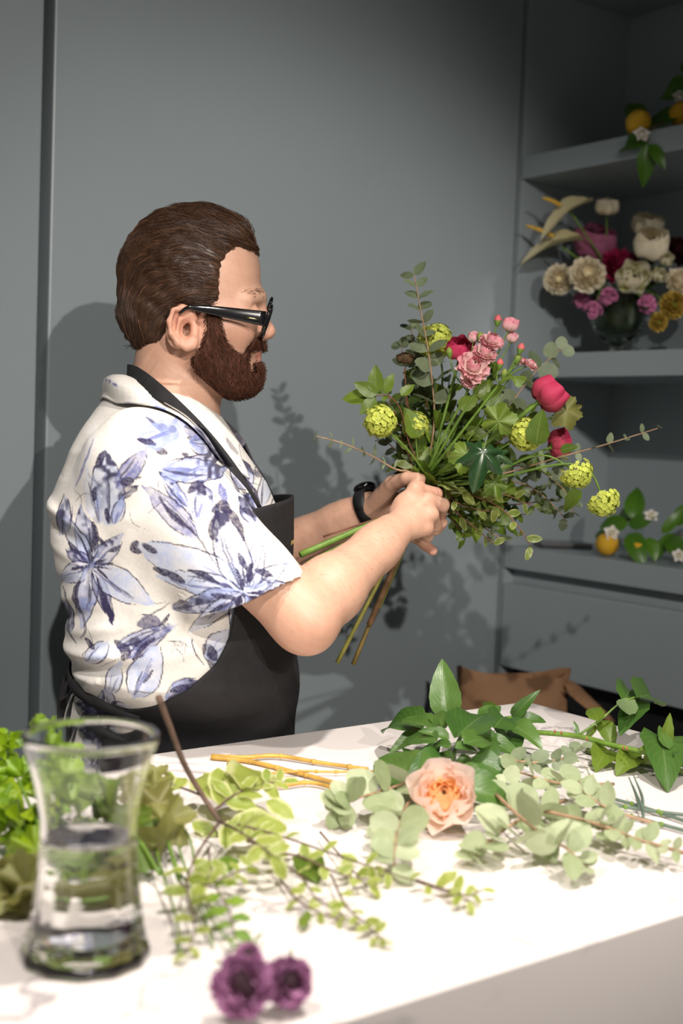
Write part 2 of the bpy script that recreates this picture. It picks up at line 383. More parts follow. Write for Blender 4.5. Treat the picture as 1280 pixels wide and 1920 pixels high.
YHN = YM-.003
# ---- head and neck
head = Field()
def hd(f, k=.02, sub=False): head.add(f, k, sub)
hd(El(Q(352, 527), (px(116), .074, px(118))), 0)
hd(El(Q(424, 508), (px(60), .062, px(82))), .03)
hd(El(Q(418, 608), (px(64), .060, px(98))), .03)
hd(El(Q(412, 672), (px(66), .052, px(56)), 12), .03)
hd(El(Q(455, 703), (px(27), .026, px(28))), .025)
for s in (-1, 1):
    hd(Rc(Q(452, 612, YM+s*.044), Q(395, 618, YM+s*.062), .017, .014), .03)      # cheekbone
    hd(Rc(Q(487, 556, YM+s*.010), Q(462, 561, YM+s*.045), .0085, .009), .014)     # brow
    hd(El(Q(485, 588, YM+s*.032), (.011, .016, .010)), .010, True)                # eye socket
    hd(El(Q(471, 586, YM+s*.032), (.0125, .0145, .0105)), .004)                   # lowered lid
    hd(Rc(Q(488, 630, YM+s*.0105), Q(493, 628, YM+s*.009), .0075, .007), .008)    # nostril wing
    hd(Rc(Q(375, 660, YM+s*.058), Q(425, 705, YM+s*.040), .014, .013), .03)       # jaw line
    # ear
    sy = YM+s*.074
    def ER(cx, cy, o): a = hc(cx, cy); return Q(a[0], a[1], sy+s*o)
    hd(El(ER(462, 735, .006), (.0205, .0045, .031), -8), .010)
    he = [(535, 690, .002), (515, 648, .006), (470, 630, .012), (425, 648, .016), (402, 705, .018), (412, 770, .017), (445, 822, .014), (492, 848, .011), (528, 838, .007), (545, 800, .004)]
    for a, b in zip(he[:-1], he[1:]): hd(Rc(ER(*a), ER(*b), .0042, .0042), .004)
    hd(El(ER(512, 832, .008), (.0085, .006, .0085)), .006)
    ah = [(500, 668, .008), (455, 690, .011), (440, 740, .012), (455, 785, .011), (492, 805, .010)]
    for a, b in zip(ah[:-1], ah[1:]): hd(Rc(ER(*a), ER(*b), .0035, .0038), .005)
    hd(El(ER(490, 748, .013), (.0085, .0115, .0130), -10), .004, True)
    hd(El(ER(430, 705, .018), (.0030, .0075, .016), -5), .003, True); hd(El(ER(485, 660, .014), (.010, .006, .0028), 20), .003, True)
    hd(Rc(ER(538, 745, .004), ER(536, 775, .007), .005, .0045), .005)
hd(Rc(Q(483, 566), Q(501, 618), .0085, .0085), .012)                              # nose bridge
hd(El(Q(502, 622), (px(12), .0105, px(11))), .010)
hd(Rc(Q(480, 650, YM-.012), Q(480, 650, YM+.012), .0085, .0085), .012)
hd(Rc(Q(482.5, 664, YM-.013), Q(482.5, 664, YM+.013), .0050, .0050), .005)           # lips
hd(Rc(Q(482, 674, YM-.012), Q(482, 674, YM+.012), .0055, .0055), .003)
hd(Rc(Q(325, 660), Q(322, 760), .054, .060), .035)                                # neck
hd(Rc(Q(322, 760), Q(318, 840), .060, .070), .03)

# ---- torso (loft) measured in profile
ROWS = [(735, 205, 388, .066), (760, 190, 402, .088), (785, 176, 420, .118), (815, 160, 440, .152), (850, 141, 464, .186), (900, 121, 498, .214), (950, 108, 520, .232), (1000, 111, 531, .232),
        (1050, 118, 536, .228), (1100, 127, 540, .224), (1150, 137, 543, .222), (1195, 138, 545, .222), (1240, 146, 546, .216), (1260, 152, 546, .200), (1285, 156, 546, .172), (1310, 146, 544, .142), (1335, 137, 542, .120), (1360, 133, 539, .108), (1420, 130, 530, .102), (1520, 150, 515, .100)]
def rows(mod=lambda y, a, b, c: (a, b, c)):
    o = []
    for y, a, b, c in ROWS:
        a, b, c = mod(y, a, b, c); qa, qb = Q(a, y), Q(b, y); o.append(((qa[2]+qb[2])/2, qa[0], qb[0], c))
    return o
ARM = dict(S=Q(268, 858, 1.655), E=Q(570, 1158, 1.615), W=Q(733, 1001, 1.79), S2=Q(335, 868, 2.035), E2=Q(440, 1072, 2.085), W2=Q(688, 957, 1.98))
body = Field()
for f, k, sub in head.p: body.add(f, k, sub)
body.add(Loft(rows(), -.014), .03)
A = ARM
def arm(S, E, W, ru, re, rf, rw):
    body.add(Rc(S, E, ru, re), .03)
    m = E+(W-E)*.28+np.array([0, 0, .004]); body.add(Rc(E, m, re*.98, rf), .02); body.add(Rc(m, E+(W-E)*.85, rf, rw*1.03), .02); body.add(Rc(E+(W-E)*.8, W, rw*1.05, rw), .02)
arm(A['S'], A['E'], A['W'], .052, .0425, .0425, .0285)
arm(A['S2'], A['E2'], A['W2'], .060, .042, .041, .0275)
body.add(El(Q(580, 1186, 1.61), (.020, .018, .018)), .025)
def chain(pts, rad, k0=.004):
    p = [Q(*a) for a in pts]
    for i in range(len(p)-1): body.add(Rc(p[i], p[i+1], rad[i], rad[i+1]), k0 if i == 0 else .003)
# right hand: back of the hand towards the viewer, fingers closing round the stems
W = A['W']; MC = [Q(779, 917, 1.853), Q(801, 939, 1.835), Q(807, 965, 1.826), Q(798, 991, 1.822)]
for m, r0, r1 in zip(MC, (.017, .0175, .017, .0155), (.0122, .0128, .012, .011)): body.add(Rc(W+(m-W)*.12, m, r0, r1), .008)
for m in MC: body.add(El(m+np.array([-.002, -.006, .002]), (.0085, .0085, .0085)), .006)
body.add(El(Q(768, 962, 1.832), (.026, .013, .030), 30), .012)
chain([(779, 917, 1.853), (817, 926, 1.876), (814, 942, 1.906), (797, 948, 1.916)], [.0112, .0098, .0086, .0078])
chain([(801, 939, 1.835), (829, 947, 1.853), (826, 960, 1.884), (808, 964, 1.902)], [.0116, .0104, .0092, .0082])
chain([(807, 965, 1.826), (815, 985, 1.856), (798, 988, 1.886), (786, 978, 1.9)], [.0112, .0098, .0086, .0078])
chain([(798, 991, 1.822), (801, 1005, 1.846), (787, 1003, 1.872), (780, 992, 1.882)], [.0100, .0086, .0078, .0070])
chain([(745, 965, 1.825), (757, 946, 1.858), (768, 932, 1.869), (776, 921, 1.868)], [.014, .012, .0095, .0085])
# left hand behind the stems: thumb on top, two fingertips showing below
W2 = A['W2']
for m, r in ((Q(760, 935, 1.955), .015), (Q(768, 958, 1.95), .015), (Q(768, 980, 1.945), .014), (Q(760, 998, 1.94), .0125)): body.add(Rc(W2, m, .019, r), .014)
chain([(700, 950, 1.955), (736, 907, 1.905), (762, 897, 1.875), (786, 898, 1.860)], [.017, .0125, .0098, .0094], .014)
chain([(768, 980, 1.945), (800, 996, 1.94), (817, 992, 1.92), (829, 980, 1.90)], [.0115, .0098, .0090, .0080])
chain([(760, 998, 1.94), (781, 1009, 1.943), (797, 1022, 1.934), (811, 1033, 1.924)], [.0105, .0090, .0083, .0074])
chain([(760, 935, 1.955), (800, 928, 1.965), (818, 938, 1.95), (818, 952, 1.935)], [.012, .0105, .0092, .0082])
chain([(768, 958, 1.95), (808, 955, 1.965), (828, 962, 1.945), (822, 974, 1.928)], [.012, .0105, .0092, .0082])
lo = np.minimum(Q(105, 1000), Q(300, 1440))-.03
print('body...')
Vb, Fb = surface_nets(body, (Q(100, 1000)[0], 1.54, Q(300, 1430)[2]), (Q(850, 1000)[0]+.01, 2.15, Q(350, 385)[2]), .0022)
Vb = relax(Vb, Fb, 1, .35)
def near(V, p, r): return np.exp(-(((V-p)**2).sum(1))/(r*r))
rng = np.random.default_rng(7)
skin = np.repeat(np.array([[.59, .345, .243]]), len(Vb), 0)
def tint(wt, c): 
    global skin
    skin = skin*(1-wt[:, None])+np.array(c)*wt[:, None]
for s in (-1, 1):
    tint(.5*near(Vb, Q(343, 600, YM+s*.085), .035), (.66, .27, .18)); tint(.35*near(Vb, Q(440, 625, YM+s*.06), .03), (.62, .30, .21))
tint(.5*near(Vb, Q(505, 622), .018), (.66, .30, .22))
for m in MC: tint(.45*near(Vb, m, .013), (.66, .32, .235))
for p in ((812, 942, 1.9), (832, 965, 1.88), (827, 977, 1.91), (811, 1033, 1.925), (784, 905, 1.895), (817, 926, 1.876)): tint(.6*near(Vb, Q(*p), .014), (.66, .29, .22))
tint(.35*near(Vb, Q(585, 1200, 1.6), .045), (.62, .29, .21))
lip = np.exp(-((Vb[:, 2]-Q(483, 669)[2])/.008)**2)*(Vb[:, 0] > Q(474, 669)[0])*(abs(Vb[:, 1]-YM) < .022); tint(.75*lip, (.52, .17, .14))
mott = sum(np.sin(Vb[:, 0]*f1+Vb[:, 2]*f2+p1)*np.sin(Vb[:, 1]*f2-Vb[:, 2]*f1*.7+p2) for f1, f2, p1, p2 in ((90, 140, 0, 1), (260, 210, 2, .5), (480, 610, 1, 3)))/3
skin = skin*(1+np.array([.05, .085, .09])*mott[:, None]); fre = (rng.random(len(Vb)) < .003) & (Vb[:, 2] < Q(400, 760)[2]); skin[fre] *= np.array([.86, .74, .68])
PERS = thing('person', 'bearded person in blue floral shirt and black apron arranging a bouquet', 'person', toworld(np.array([[Q(335, 1300)[0], YM, 0.]]))[0])
SKIN = mat_attr('skin', .48, .35, bump=.25, bscale=260, sss=.12)
obj('body', mesh('body', Vb, Fb, col=skin), SKIN, PERS, ML)

# ---- hair
hair = Field(); HC0 = Q(352, 525)
hair.add(El(Q(352, 518), (px(128), .0865, px(129))), 0)
hair.add(El(Q(292, 592), (px(68), .072, px(74)), 8), .02)
hair.add(Rc(Q(395, 440), Q(455, 462), px(45), px(32)), .03)
hair.add(El(Q(424, 452), (px(68), .058, px(40)), 14), .02)
HP = poly([(905, 340), (880, 300), (850, 180), (720, 60), (520, 40), (300, 80), (100, 380), (100, 700), (205, 850), (240, 885), (300, 880, .05), (345, 850, .06), (375, 800, .07), (383, 730, .075), (388, 670, .08), (420, 628, .08), (470, 605, .08), (520, 618, .08), (555, 650, .08), (590, 700, .08), (668, 700, .075), (692, 620, .072), (684, 520, .068), (690, 440, .06), (712, 385, .05), (770, 352, .03), (850, 345), (885, 365)])
def hpost(X, d):
    p = sdpoly(X, HP); q = (X-HC0)/px(128); ang_ = np.arctan2(q[:, 2], q[:, 0]); rr_ = np.hypot(q[:, 0], q[:, 2])
    d = d-.0009*np.sin(rr_*26+ang_*2.2+q[:, 1]*2)*np.sin(ang_*5+q[:, 1]*3)-.0006*np.sin(q[:, 2]*21+q[:, 0]*13)
    edge = .0018*np.sin(X[:, 2]*520+X[:, 0]*130)+.0012*np.sin(X[:, 0]*900); return smax(d, p+.0030+edge, .006)
hair.post = hpost
Vh, Fh = surface_nets(hair, (Q(210, 500)[0], YM-.1, Q(300, 690)[2]), (Q(505, 500)[0], YM+.1, Q(350, 375)[2]), .0028)
def grad(fld, X, e=.0015):
    d0 = fld(X); G = np.stack([fld(X+np.eye(3)[k]*e)-d0 for k in range(3)], 1); return d0, G/(np.linalg.norm(G, axis=1)[:, None]+1e-9)
HAIRM = mat_attr('hair_strands', .42, .5)
hcol = np.repeat(np.array([[.062, .030, .0165]]), len(Vh), 0)*rng.uniform(.7, 1.3, (len(Vh), 1))
hobj = obj('hair', mesh('hair', Vh, Fh, col=hcol), HAIRM, PERS, ML)
def strands(seeds, dirf, fld, n, step, lift, wid, colf, tip=.3):
    p = seeds.copy(); path = [p.copy()]; N = len(p)
    for i in range(n):
        d0, g = grad(fld, p); dv = dirf(p, i); dv = dv-g*(dv*g).sum(1)[:, None]; dv /= np.linalg.norm(dv, axis=1)[:, None]+1e-9
        p = p+dv*step[:, None]; d0 = fld(p); p = p+g*(lift(i)-d0)[:, None]*.7; path.append(p.copy())
    path = np.stack(path, 1); m = n+1; T = np.gradient(path, axis=1); T /= np.linalg.norm(T, axis=2)[..., None]+1e-9
    r = rng.normal(size=(N, 1, 3)); u = np.cross(T, r); u /= np.linalg.norm(u, axis=2)[..., None]+1e-9; v = np.cross(T, u)
    wd = (wid[:, None]*np.linspace(1, tip, m)[None])[..., None]
    V = np.stack([path+wd*(cos(a)*u+sin(a)*v) for a in (0, 2*pi/3, 4*pi/3)], 2)
    base = (np.arange(N)[:, None, None]*m+np.arange(n)[None, :, None])*3; k = np.arange(3)[None, None]; k2 = (k+1) % 3
    F = np.stack([base+k, base+k2, base+3+k2, base+3+k], -1).reshape(-1, 4)
    c = np.repeat(colf, m*3, 0); return V.reshape(-1, 3), F, c
def surf_seeds(V, F, n, keep):
    c = V[F].mean(1); a = np.linalg.norm(np.cross(V[F[:, 2]]-V[F[:, 0]], V[F[:, 3]]-V[F[:, 1]]), axis=1); a = a*keep(c); i = rng.choice(len(F), n, p=a/a.sum())
    w_ = rng.dirichlet((1, 1, 1, 1), n); return (V[F[i]]*w_[..., None]).sum(1)
HC0 = Q(352, 525)
NS = 9800; ran_ = rng.normal(0, .22, NS)
def hdir(p, i):
    q = (p-HC0)/px(128); back = np.clip((-q[:, 0]+.65)/1.5, 0, 1); low = np.clip((-q[:, 2]+.35)/1.1, 0, 1)
    phi = np.radians(-18+105*np.clip(.55*back**1.6+.55*back*low+.12*low, 0, 1)); wob = .22*np.sin(p[:, 0]*95+p[:, 1]*60)+.2*np.sin(p[:, 2]*120+p[:, 0]*40)
    phi = phi+wob*.55+ran_*.7; return np.stack([-np.cos(phi), .25*np.sin(p[:, 2]*70), -np.sin(phi)], 1)
NS = 9800
sd = surf_seeds(Vh, Fh, NS, lambda c: np.where((c[:, 1] < YM+.03), 1.0, .35))
clump = (np.sin(sd[:, 2]*330+sd[:, 0]*90)+np.sin(sd[:, 0]*210-sd[:, 2]*160+sd[:, 1]*100))*.5
b = np.exp(rng.normal(0, .38, NS))
cf = np.array([[.068, .033, .018]])*b[:, None]; gold = rng.random(NS) < .10; cf[gold] = cf[gold]*np.array([2.0, 1.9, 1.7])
lf = rng.normal(.0005, .0009, NS)+.0008*clump
V_, F_, c_ = strands(sd, hdir, hair, 9, rng.uniform(.003, .0062, NS), lambda i: lf+.00025*i*(rng.random(NS) < .06), np.full(NS, .00042), cf)
obj('hair_strands', mesh('hair_strands', V_, F_, col=c_), HAIRM, hobj, ML, kind='stuff')

# fine hair on both forearms
sdl = []
for E_, W_, r_ in ((A['E'], A['W'], .042), (A['E2'], A['W2'], .040)):
    ax_ = (W_-E_)/np.linalg.norm(W_-E_)
    for k in range(1100):
        t = rng.uniform(.02, .97); dv = rng.normal(size=3); dv -= ax_*(dv@ax_); dv /= np.linalg.norm(dv); sdl.append(E_+(W_-E_)*t+dv*r_*(1-.3*t))
sd = np.array(sdl)
for _ in range(4): d0, g = grad(body, sd); sd = sd-g*d0[:, None]
NF_ = len(sd); r4 = rng.normal(0, .35, (NF_, 3)); V_, F_, c_ = strands(sd, lambda p, i: np.array([[.6, .1, -.6]])+r4, body, 4, rng.uniform(.0012, .0026, NF_), lambda i: .0003+.0004*i, np.full(NF_, .00009), np.full((NF_, 3), (.55, .33, .20)))
obj('arm_hair', mesh('arm_hair', V_, F_, col=c_), HAIRM, PERS, ML, kind='stuff')

# ---- beard
beard = Field()
beard.add(El(Q(440, 706), (px(47), .044, px(39)), 8), 0)
beard.add(El(Q(415, 680), (px(70), .058, px(60)), 10), .02)
beard.add(Rc(Q(482, 647, YM-.018), Q(482, 647, YM+.018), .0085, .0085), .008)
beard.add(Rc(Q(481, 650, YM-.02), Q(466, 668, YM-.034), .0095, .0105), .01); beard.add(Rc(Q(481, 650, YM+.02), Q(466, 668, YM+.034), .0095, .0105), .01)
BP = poly([(592, 640, 0.07), (680, 640, 0.062), (690, 720, 0.059), (715, 815, 0.052), (770, 880, 0.036), (805, 895, 0.027), (835, 865, 0.018), (850, 835, 0.014), (882, 798, 0.005), (925, 815, 0.0), (925, 858, 0.0), (870, 868, 0.008), (848, 885, 0.015), (838, 930, 0.017), (842, 975, 0.016), (866, 1000, 0.01), (880, 985, 0.006), (868, 945, 0.009), (875, 925, 0.007), (915, 935, 0.0), (915, 1010, 0.0), (900, 1070, 0.0), (850, 1112, 0.014), (760, 1128, 0.039), (690, 1116, 0.059), (620, 1050, 0.07), (545, 985, 0.07), (522, 930, 0.07), (540, 890, 0.07), (580, 850, 0.07), (604, 760, 0.07)])
_zt, _zb = Q(400, 590)[2], Q(400, 690)[2]
def bpost(X, d):
    th = .0025+.0085*np.clip((_zt-X[:, 2])/(_zt-_zb), 0, 1); d = smin(d, head(X)-th, .012)
    return smax(d, sdpoly(X, BP)+.0015+.0012*np.sin(X[:, 0]*900)*np.sin(X[:, 2]*1100), .004)
beard.post = bpost
Vd, Fd = surface_nets(beard, (Q(350, 600)[0], YM-.1, Q(400, 760)[2]), (Q(510, 600)[0], YM+.1, Q(400, 570)[2]), .0028)
bcol = np.repeat(np.array([[.070, .028, .017]]), len(Vd), 0)*rng.uniform(.6, 1.4, (len(Vd), 1))
BEARDM = mat_attr('beard_hair', .75, .15)
bobj = obj('beard', mesh('beard', Vd, Fd, col=bcol), BEARDM, PERS, ML)
NB = 13000
sd = surf_seeds(Vd, Fd, NB, lambda c: np.where(c[:, 1] < YM+.02, 1.0, .4))
r3 = rng.normal(0, .45, (NB, 3))
def bdir(p, i): return np.array([[.25, 0, -1.0]])+r3+.4*np.sin(p*400+i*.8)
b = np.exp(rng.normal(0, .4, NB)); cf = np.array([[.075, .030, .018]])*b[:, None]; gold = rng.random(NB) < .1; cf[gold] *= np.array([2., 1.6, 1.4])
lf = rng.uniform(.0003, .003, NB)
V_, F_, c_ = strands(sd, bdir, beard, 5, rng.uniform(.0012, .0026, NB), lambda i: lf+.0007*i*r3[:, 0].clip(0, 1)+.0003*i, np.full(NB, .00028), cf)
obj('beard_strands', mesh('beard_strands', V_, F_, col=c_), BEARDM, bobj, ML, kind='stuff')
# eyebrows
for s in (-1, 1):
    NE = 70; t = rng.random(NE); a0, a1 = Q(490, 551, YM+s*.012), Q(461, 556, YM+s*.047)
    sd = a0+(a1-a0)*t[:, None]+rng.normal(0, .0018, (NE, 3)); d0, g = grad(head, sd); sd = sd-g*d0[:, None]
    V_, F_, c_ = strands(sd, lambda p, i: np.array([[-.6, s*.6, -.15]])+rng.normal(0, .15, (NE, 3)), head, 3, np.full(NE, .0028), lambda i: .0006+.0003*i, np.full(NE, .0003), np.full((NE, 3), (.05, .024, .015)))
    obj('eyebrow', mesh('eyebrow', V_, F_, col=c_), HAIRM, PERS, ML)
    me = bpy.data.meshes.new('eye'); bm = bmesh.new(); bmesh.ops.create_uvsphere(bm, u_segments=16, v_segments=12, radius=.0118); bm.to_mesh(me); bm.free()
    me.polygons.foreach_set('use_smooth', [True]*len(me.polygons))
    n = len(me.vertices); co = np.empty(n*3); me.vertices.foreach_get('co', co); co = co.reshape(-1, 3)
    ca = me.color_attributes.new('Col', 'FLOAT_COLOR', 'POINT'); cc = np.ones((n, 4)); cc[:, :3] = (.75, .70, .66); cc[co[:, 0] > .0095, :3] = (.10, .06, .03); cc[co[:, 0] > .0112, :3] = 0.005; ca.data.foreach_set('color', cc.ravel())
    obj('eyeball', me, mat_attr('eye_surface', .15, .6), PERS, ML @ Matrix.Translation(Vector(Q(471.5, 588, YM+s*.031))))
# ------------------------------------------------------------------ shirt
def sheet(G, t, flip=False):
    """thick cloth from a grid of points (n, m, 3)"""
    G = np.asarray(G, float); n, m, _ = G.shape
    du = np.gradient(G, axis=0); dv = np.gradient(G, axis=1); N = np.cross(du, dv); N /= np.linalg.norm(N, axis=2)[..., None]+1e-12
    if flip: N = -N
    A_ = (G+N*t/2).reshape(-1, 3); B_ = (G-N*t/2).reshape(-1, 3); o = n*m; F = []
    i, j = np.meshgrid(np.arange(n-1), np.arange(m-1), indexing='ij'); a = (i*m+j).ravel(); q = np.stack([a, a+m, a+m+1, a+1], 1)
    F = [q, q[:, ::-1]+o]
    ring = list(range(m))+[k*m+m-1 for k in range(1, n)]+[(n-1)*m+k for k in range(m-2, -1, -1)]+[k*m for k in range(n-2, 0, -1)]
    r = np.array(ring); r2 = np.roll(r, -1); F.append(np.stack([r, r2, r2+o, r+o], 1)); F = np.vstack(F)
    if flip: F = F[:, ::-1]
    return np.vstack([A_, B_]), F
shirt = Field(); torso = Loft(rows(), 0.0); shirt.add(torso, 0)
NP_ = np.array([.41, 0, -.91]); NP_ /= np.linalg.norm(NP_); HEM0 = Q(455, 1120, 1.63)
SLA, SLB = Q(266, 876, 1.662), Q(496, 1158, 1.614)
class Sleeve:
    def __init__(s, a, b, ra, rb, p0, n): s.f = Rc(a, b, ra, rb); s.i = Rc(a, b, ra-.008, rb-.008); s.p0 = p0; s.n = n; s.c = s.f.c; s.R = s.f.R
    def __call__(s, X):
        d = s.f(X); pl = (X-s.p0)@s.n; inner = np.maximum(s.i(X), -.035-pl); return np.maximum(np.maximum(d, pl), -inner)
shirt.add(Rc(Q(312, 812, YM-.07), Q(275, 862, 1.685), .040, .066), .05)
shirt.add(Rc(Q(312, 812, YM+.07), Q(325, 865, 2.005), .040, .066), .05)
shirt.add(Sleeve(SLA, SLB, .0745, .0765, HEM0, NP_), .022)
SL2 = A['S2']+(A['E2']-A['S2'])*.9; n2 = (A['E2']-A['S2']); n2 = n2/np.linalg.norm(n2)
shirt.add(Sleeve(A['S2']+np.array([0, -.01, 0]), SL2+n2*.08, .078, .074, SL2, n2), .022)
shirt.add(Rc(Q(196, 1312, YM-.02), Q(190, 1400, YM+.0), .030, .046), .05)
# folds: (x0,y0,x1,y1, amplitude mm, width px)
FOLDS = [(104, 928, 225, 978, 5, 10), (110, 965, 222, 1004, -4, 10), (108, 1000, 215, 1030, 3, 10), (215, 985, 208, 1090, -3, 9), (262, 884, 222, 968, -3.5, 6), (222, 968, 214, 1060, -3, 6),
         (132, 1194, 318, 1178, 8, 12), (150, 1222, 300, 1204, -6, 12), (140, 1160, 275, 1132, 4, 12), (136, 1140, 250, 1108, -4, 11), (190, 1262, 226, 1234, 5, 9), (240, 1276, 300, 1236, 4, 11), (165, 1240, 240, 1226, 4, 9),
         (300, 1280, 360, 1240, 3, 12), (330, 1190, 440, 1160, 4, 14), (300, 1100, 345, 1010, 4, 16), (335, 1130, 400, 1040, -3, 16), (270, 1040, 300, 960, 3, 18), (360, 1150, 420, 1075, 3, 14), (250, 980, 330, 930, 2.5, 18),
         (120, 1080, 190, 1060, -3, 12), (130, 1110, 200, 1085, 3, 10), (300, 840, 390, 860, 2.5, 16), (320, 870, 430, 930, 3, 20), (400, 960, 470, 1040, -2.5, 18), (430, 870, 490, 930, 2, 12), (180, 800, 240, 840, 2, 20)]
FO = [(Q(a, b)[[0, 2]], Q(c, d)[[0, 2]], am/1000., px(w_)) for a, b, c, d, am, w_ in FOLDS]
def spost(X, d):
    nearm = (np.abs(d) < .03)
    if not nearm.any(): return d
    Xs = X[nearm]; p = Xs[:, [0, 2]]; side = np.clip((YM-.02-Xs[:, 1])/.05, 0.25, 1); dd = np.zeros(len(p))
    for a, b, am, wd in FO:
        e = b-a; w_ = p-a; t = np.clip(w_@e/(e@e), 0, 1); q = w_-t[:, None]*e; dd += am*np.exp(-np.einsum('ij,ij->i', q, q)/(wd*wd))*np.sin(pi*np.clip(t, .06, .94))**.5
    dd += .0012*np.sin(p[:, 0]*55+p[:, 1]*38)+.001*np.sin(p[:, 0]*31-p[:, 1]*62+1)
    d = d.copy(); d[nearm] -= dd*side; return d
shirt.post = spost
print('shirt...')
Vs, Fs = surface_nets(shirt, (Q(85, 1000)[0], 1.53, Q(300, 1440)[2]), (Q(570, 1000)[0]+.02, 2.16, Q(300, 725)[2]), .0032)
Vs = relax(Vs, Fs, 1, .3); Vs, Fs = subdiv(Vs, Fs)
# ---- painted print, laid out in the plane of the shirt's side
RS = 2.0; X0, Y0, RW, RH = 85, 690, int(490*RS), int(720*RS)
gy, gx = np.mgrid[0:RH, 0:RW]; GXp = gx/RS+X0; GYp = gy/RS+Y0
def vnoise(sc, seed):
    r_ = np.random.default_rng(seed); a = r_.random((int(RH/sc)+3, int(RW/sc)+3)); fy, fx = gy/sc, gx/sc; iy, ix = fy.astype(int), fx.astype(int); ty, tx = fy-iy, fx-ix; ty = ty*ty*(3-2*ty); tx = tx*tx*(3-2*tx)
    return (a[iy, ix]*(1-tx)+a[iy, ix+1]*tx)*(1-ty)+(a[iy+1, ix]*(1-tx)+a[iy+1, ix+1]*tx)*ty
NZ1, NZ2, NZ3 = vnoise(50, 1), vnoise(14, 2), vnoise(5, 3)
WOB = (vnoise(26, 4)-.5)*9; WOB2 = (vnoise(22, 5)-.5)*9
IMG = np.zeros((RH, RW, 3)); IMG[:] = (.71, .68, .635)
PALE, BLUE, MIDV, INK = (.44, .50, .69), (.26, .31, .56), (.13, .145, .34), (.028, .022, .062)
def win(x0, y0, x1, y1, m):
    return (slice(max(0, int((min(y0, y1)-m-Y0)*RS)), max(0, int((max(y0, y1)+m-Y0)*RS)+1)), slice(max(0, int((min(x0, x1)-m-X0)*RS)), max(0, int((max(x0, x1)+m-X0)*RS)+1)))
def blend(sl, al, c):
    IMG[sl] = IMG[sl]*(1-al[..., None])+np.array(c)*al[..., None]
def stroke(pts, w_, c=INK, a=.9, taper=True):
    p = spline(pts, max(8, 5*len(pts)))
    sl = win(p[:, 0].min(), p[:, 1].min(), p[:, 0].max(), p[:, 1].max(), w_+6); x = GXp[sl]+WOB[sl]*.35; y = GYp[sl]+WOB2[sl]*.35
    if x.size == 0: return
    best = np.full(x.shape, 9.)
    for i in range(len(p)-1):
        e = p[i+1]-p[i]; t = np.clip(((x-p[i][0])*e[0]+(y-p[i][1])*e[1])/(e@e+1e-9), 0, 1); d = np.hypot(x-p[i][0]-t*e[0], y-p[i][1]-t*e[1])
        ww = w_*(sin(pi*(.12+.76*(i+.5)/(len(p)-1))) if taper else 1); best = np.minimum(best, d/max(ww, .3))
    al = np.clip((1.15-best)*1.6*w_, 0, 1)*a*(.7+.5*NZ3[sl]); blend(sl, np.clip(al, 0, 1), c)
def petal(b, t, w_, c=PALE, a=.85, out=True, dark=False, vein=2, fat=.75):
    b = np.array(b, float); t = np.array(t, float); e = t-b; Ln = np.hypot(*e); e /= Ln; n = np.array([-e[1], e[0]]); sl = win(b[0], b[1], t[0], t[1], w_+8)
    x = GXp[sl]+WOB[sl]-b[0]; y = GYp[sl]+WOB2[sl]-b[1]
    if x.size == 0: return
    s_ = (x*e[0]+y*e[1])/Ln; q = x*n[0]+y*n[1]; hw = w_*.5*np.sin(pi*np.clip(s_, 0, 1)**fat)**.8
    ins = np.where((s_ > 0) & (s_ < 1), np.clip((hw-np.abs(q))/1.6, 0, 1), 0); wash = (.35+.75*NZ1[sl])*(.75+.5*NZ2[sl]); edge = np.exp(-((hw-np.abs(q))/3.0)**2)*.3
    al = np.clip(a*wash+edge*ins, 0, 1)*ins; blend(sl, al, c)
    if dark:
        al = np.clip(ins*((NZ1[sl]*.6+NZ2[sl]*.6)*2.6-1.35)*np.clip((s_-.35)*3, 0, 1)*1.5, 0, .93); blend(sl, al, INK)
    rr = np.random.default_rng(int(b[0]*7+t[1])); 
    def at(s0, f): return b+e*Ln*s0+n*f*w_*.5*np.sin(pi*s0**fat)**.8
    if out:
        for f in (-1, 1):
            k0, k1 = rr.uniform(.03, .15), rr.uniform(.75, .97); stroke([at(k, f*1.02) for k in np.linspace(k0, k1, 6)], 1.5, INK, .95)
    for k in range(vein):
        f = rr.uniform(-.55, .55); stroke([at(k2, f*(.4+k2)) for k2 in np.linspace(.05, rr.uniform(.4, .8), 4)], rr.uniform(1., 2.6), INK if rr.random() < .6 else MIDV, .75)
def flower(c, tips, seed, core=26):
    for tx, ty, w_, cc, dk in tips: petal(c, (tx, ty), w_, cc, .85, True, dk, 3)
    rr = np.random.default_rng(seed); c = np.array(c, float)
    for k in range(34):
        a_ = rr.uniform(0, 2*pi); r0, r1 = rr.uniform(2, core*.5), rr.uniform(core*.6, core*1.7); b_ = a_+rr.uniform(-.3, .3)
        stroke([c+r0*np.array([cos(a_), sin(a_)]), c+r1*np.array([cos(b_), sin(b_)])], rr.uniform(.9, 3.2), INK if rr.random() < .75 else (.72, .72, .80), .9)
flower((459, 1078), [(250, 992, 78, PALE, False), (285, 1050, 44, PALE, False), (320, 1120, 42, BLUE, True), (352, 1165, 40, PALE, False), (440, 1175, 40, PALE, False), (520, 1130, 36, BLUE, False), (562, 1078, 40, BLUE, False), (540, 1030, 34, PALE, True), (490, 985, 46, PALE, False), (405, 920, 62, PALE, True)], 11, 30)
flower((172, 1040), [(150, 925, 40, BLUE, True), (118, 945, 34, PALE, False), (108, 1070, 40, PALE, False), (150, 1165, 40, BLUE, False), (215, 1155, 26, MIDV, True), (288, 1112, 58, PALE, False), (235, 975, 34, BLUE, True), (120, 1010, 26, MIDV, True)], 12, 28)
petal((204, 965), (200, 812, ), 62, PALE, .9, True, True, 3); petal((186, 960), (160, 850), 30, PALE, .6, False, False, 2)
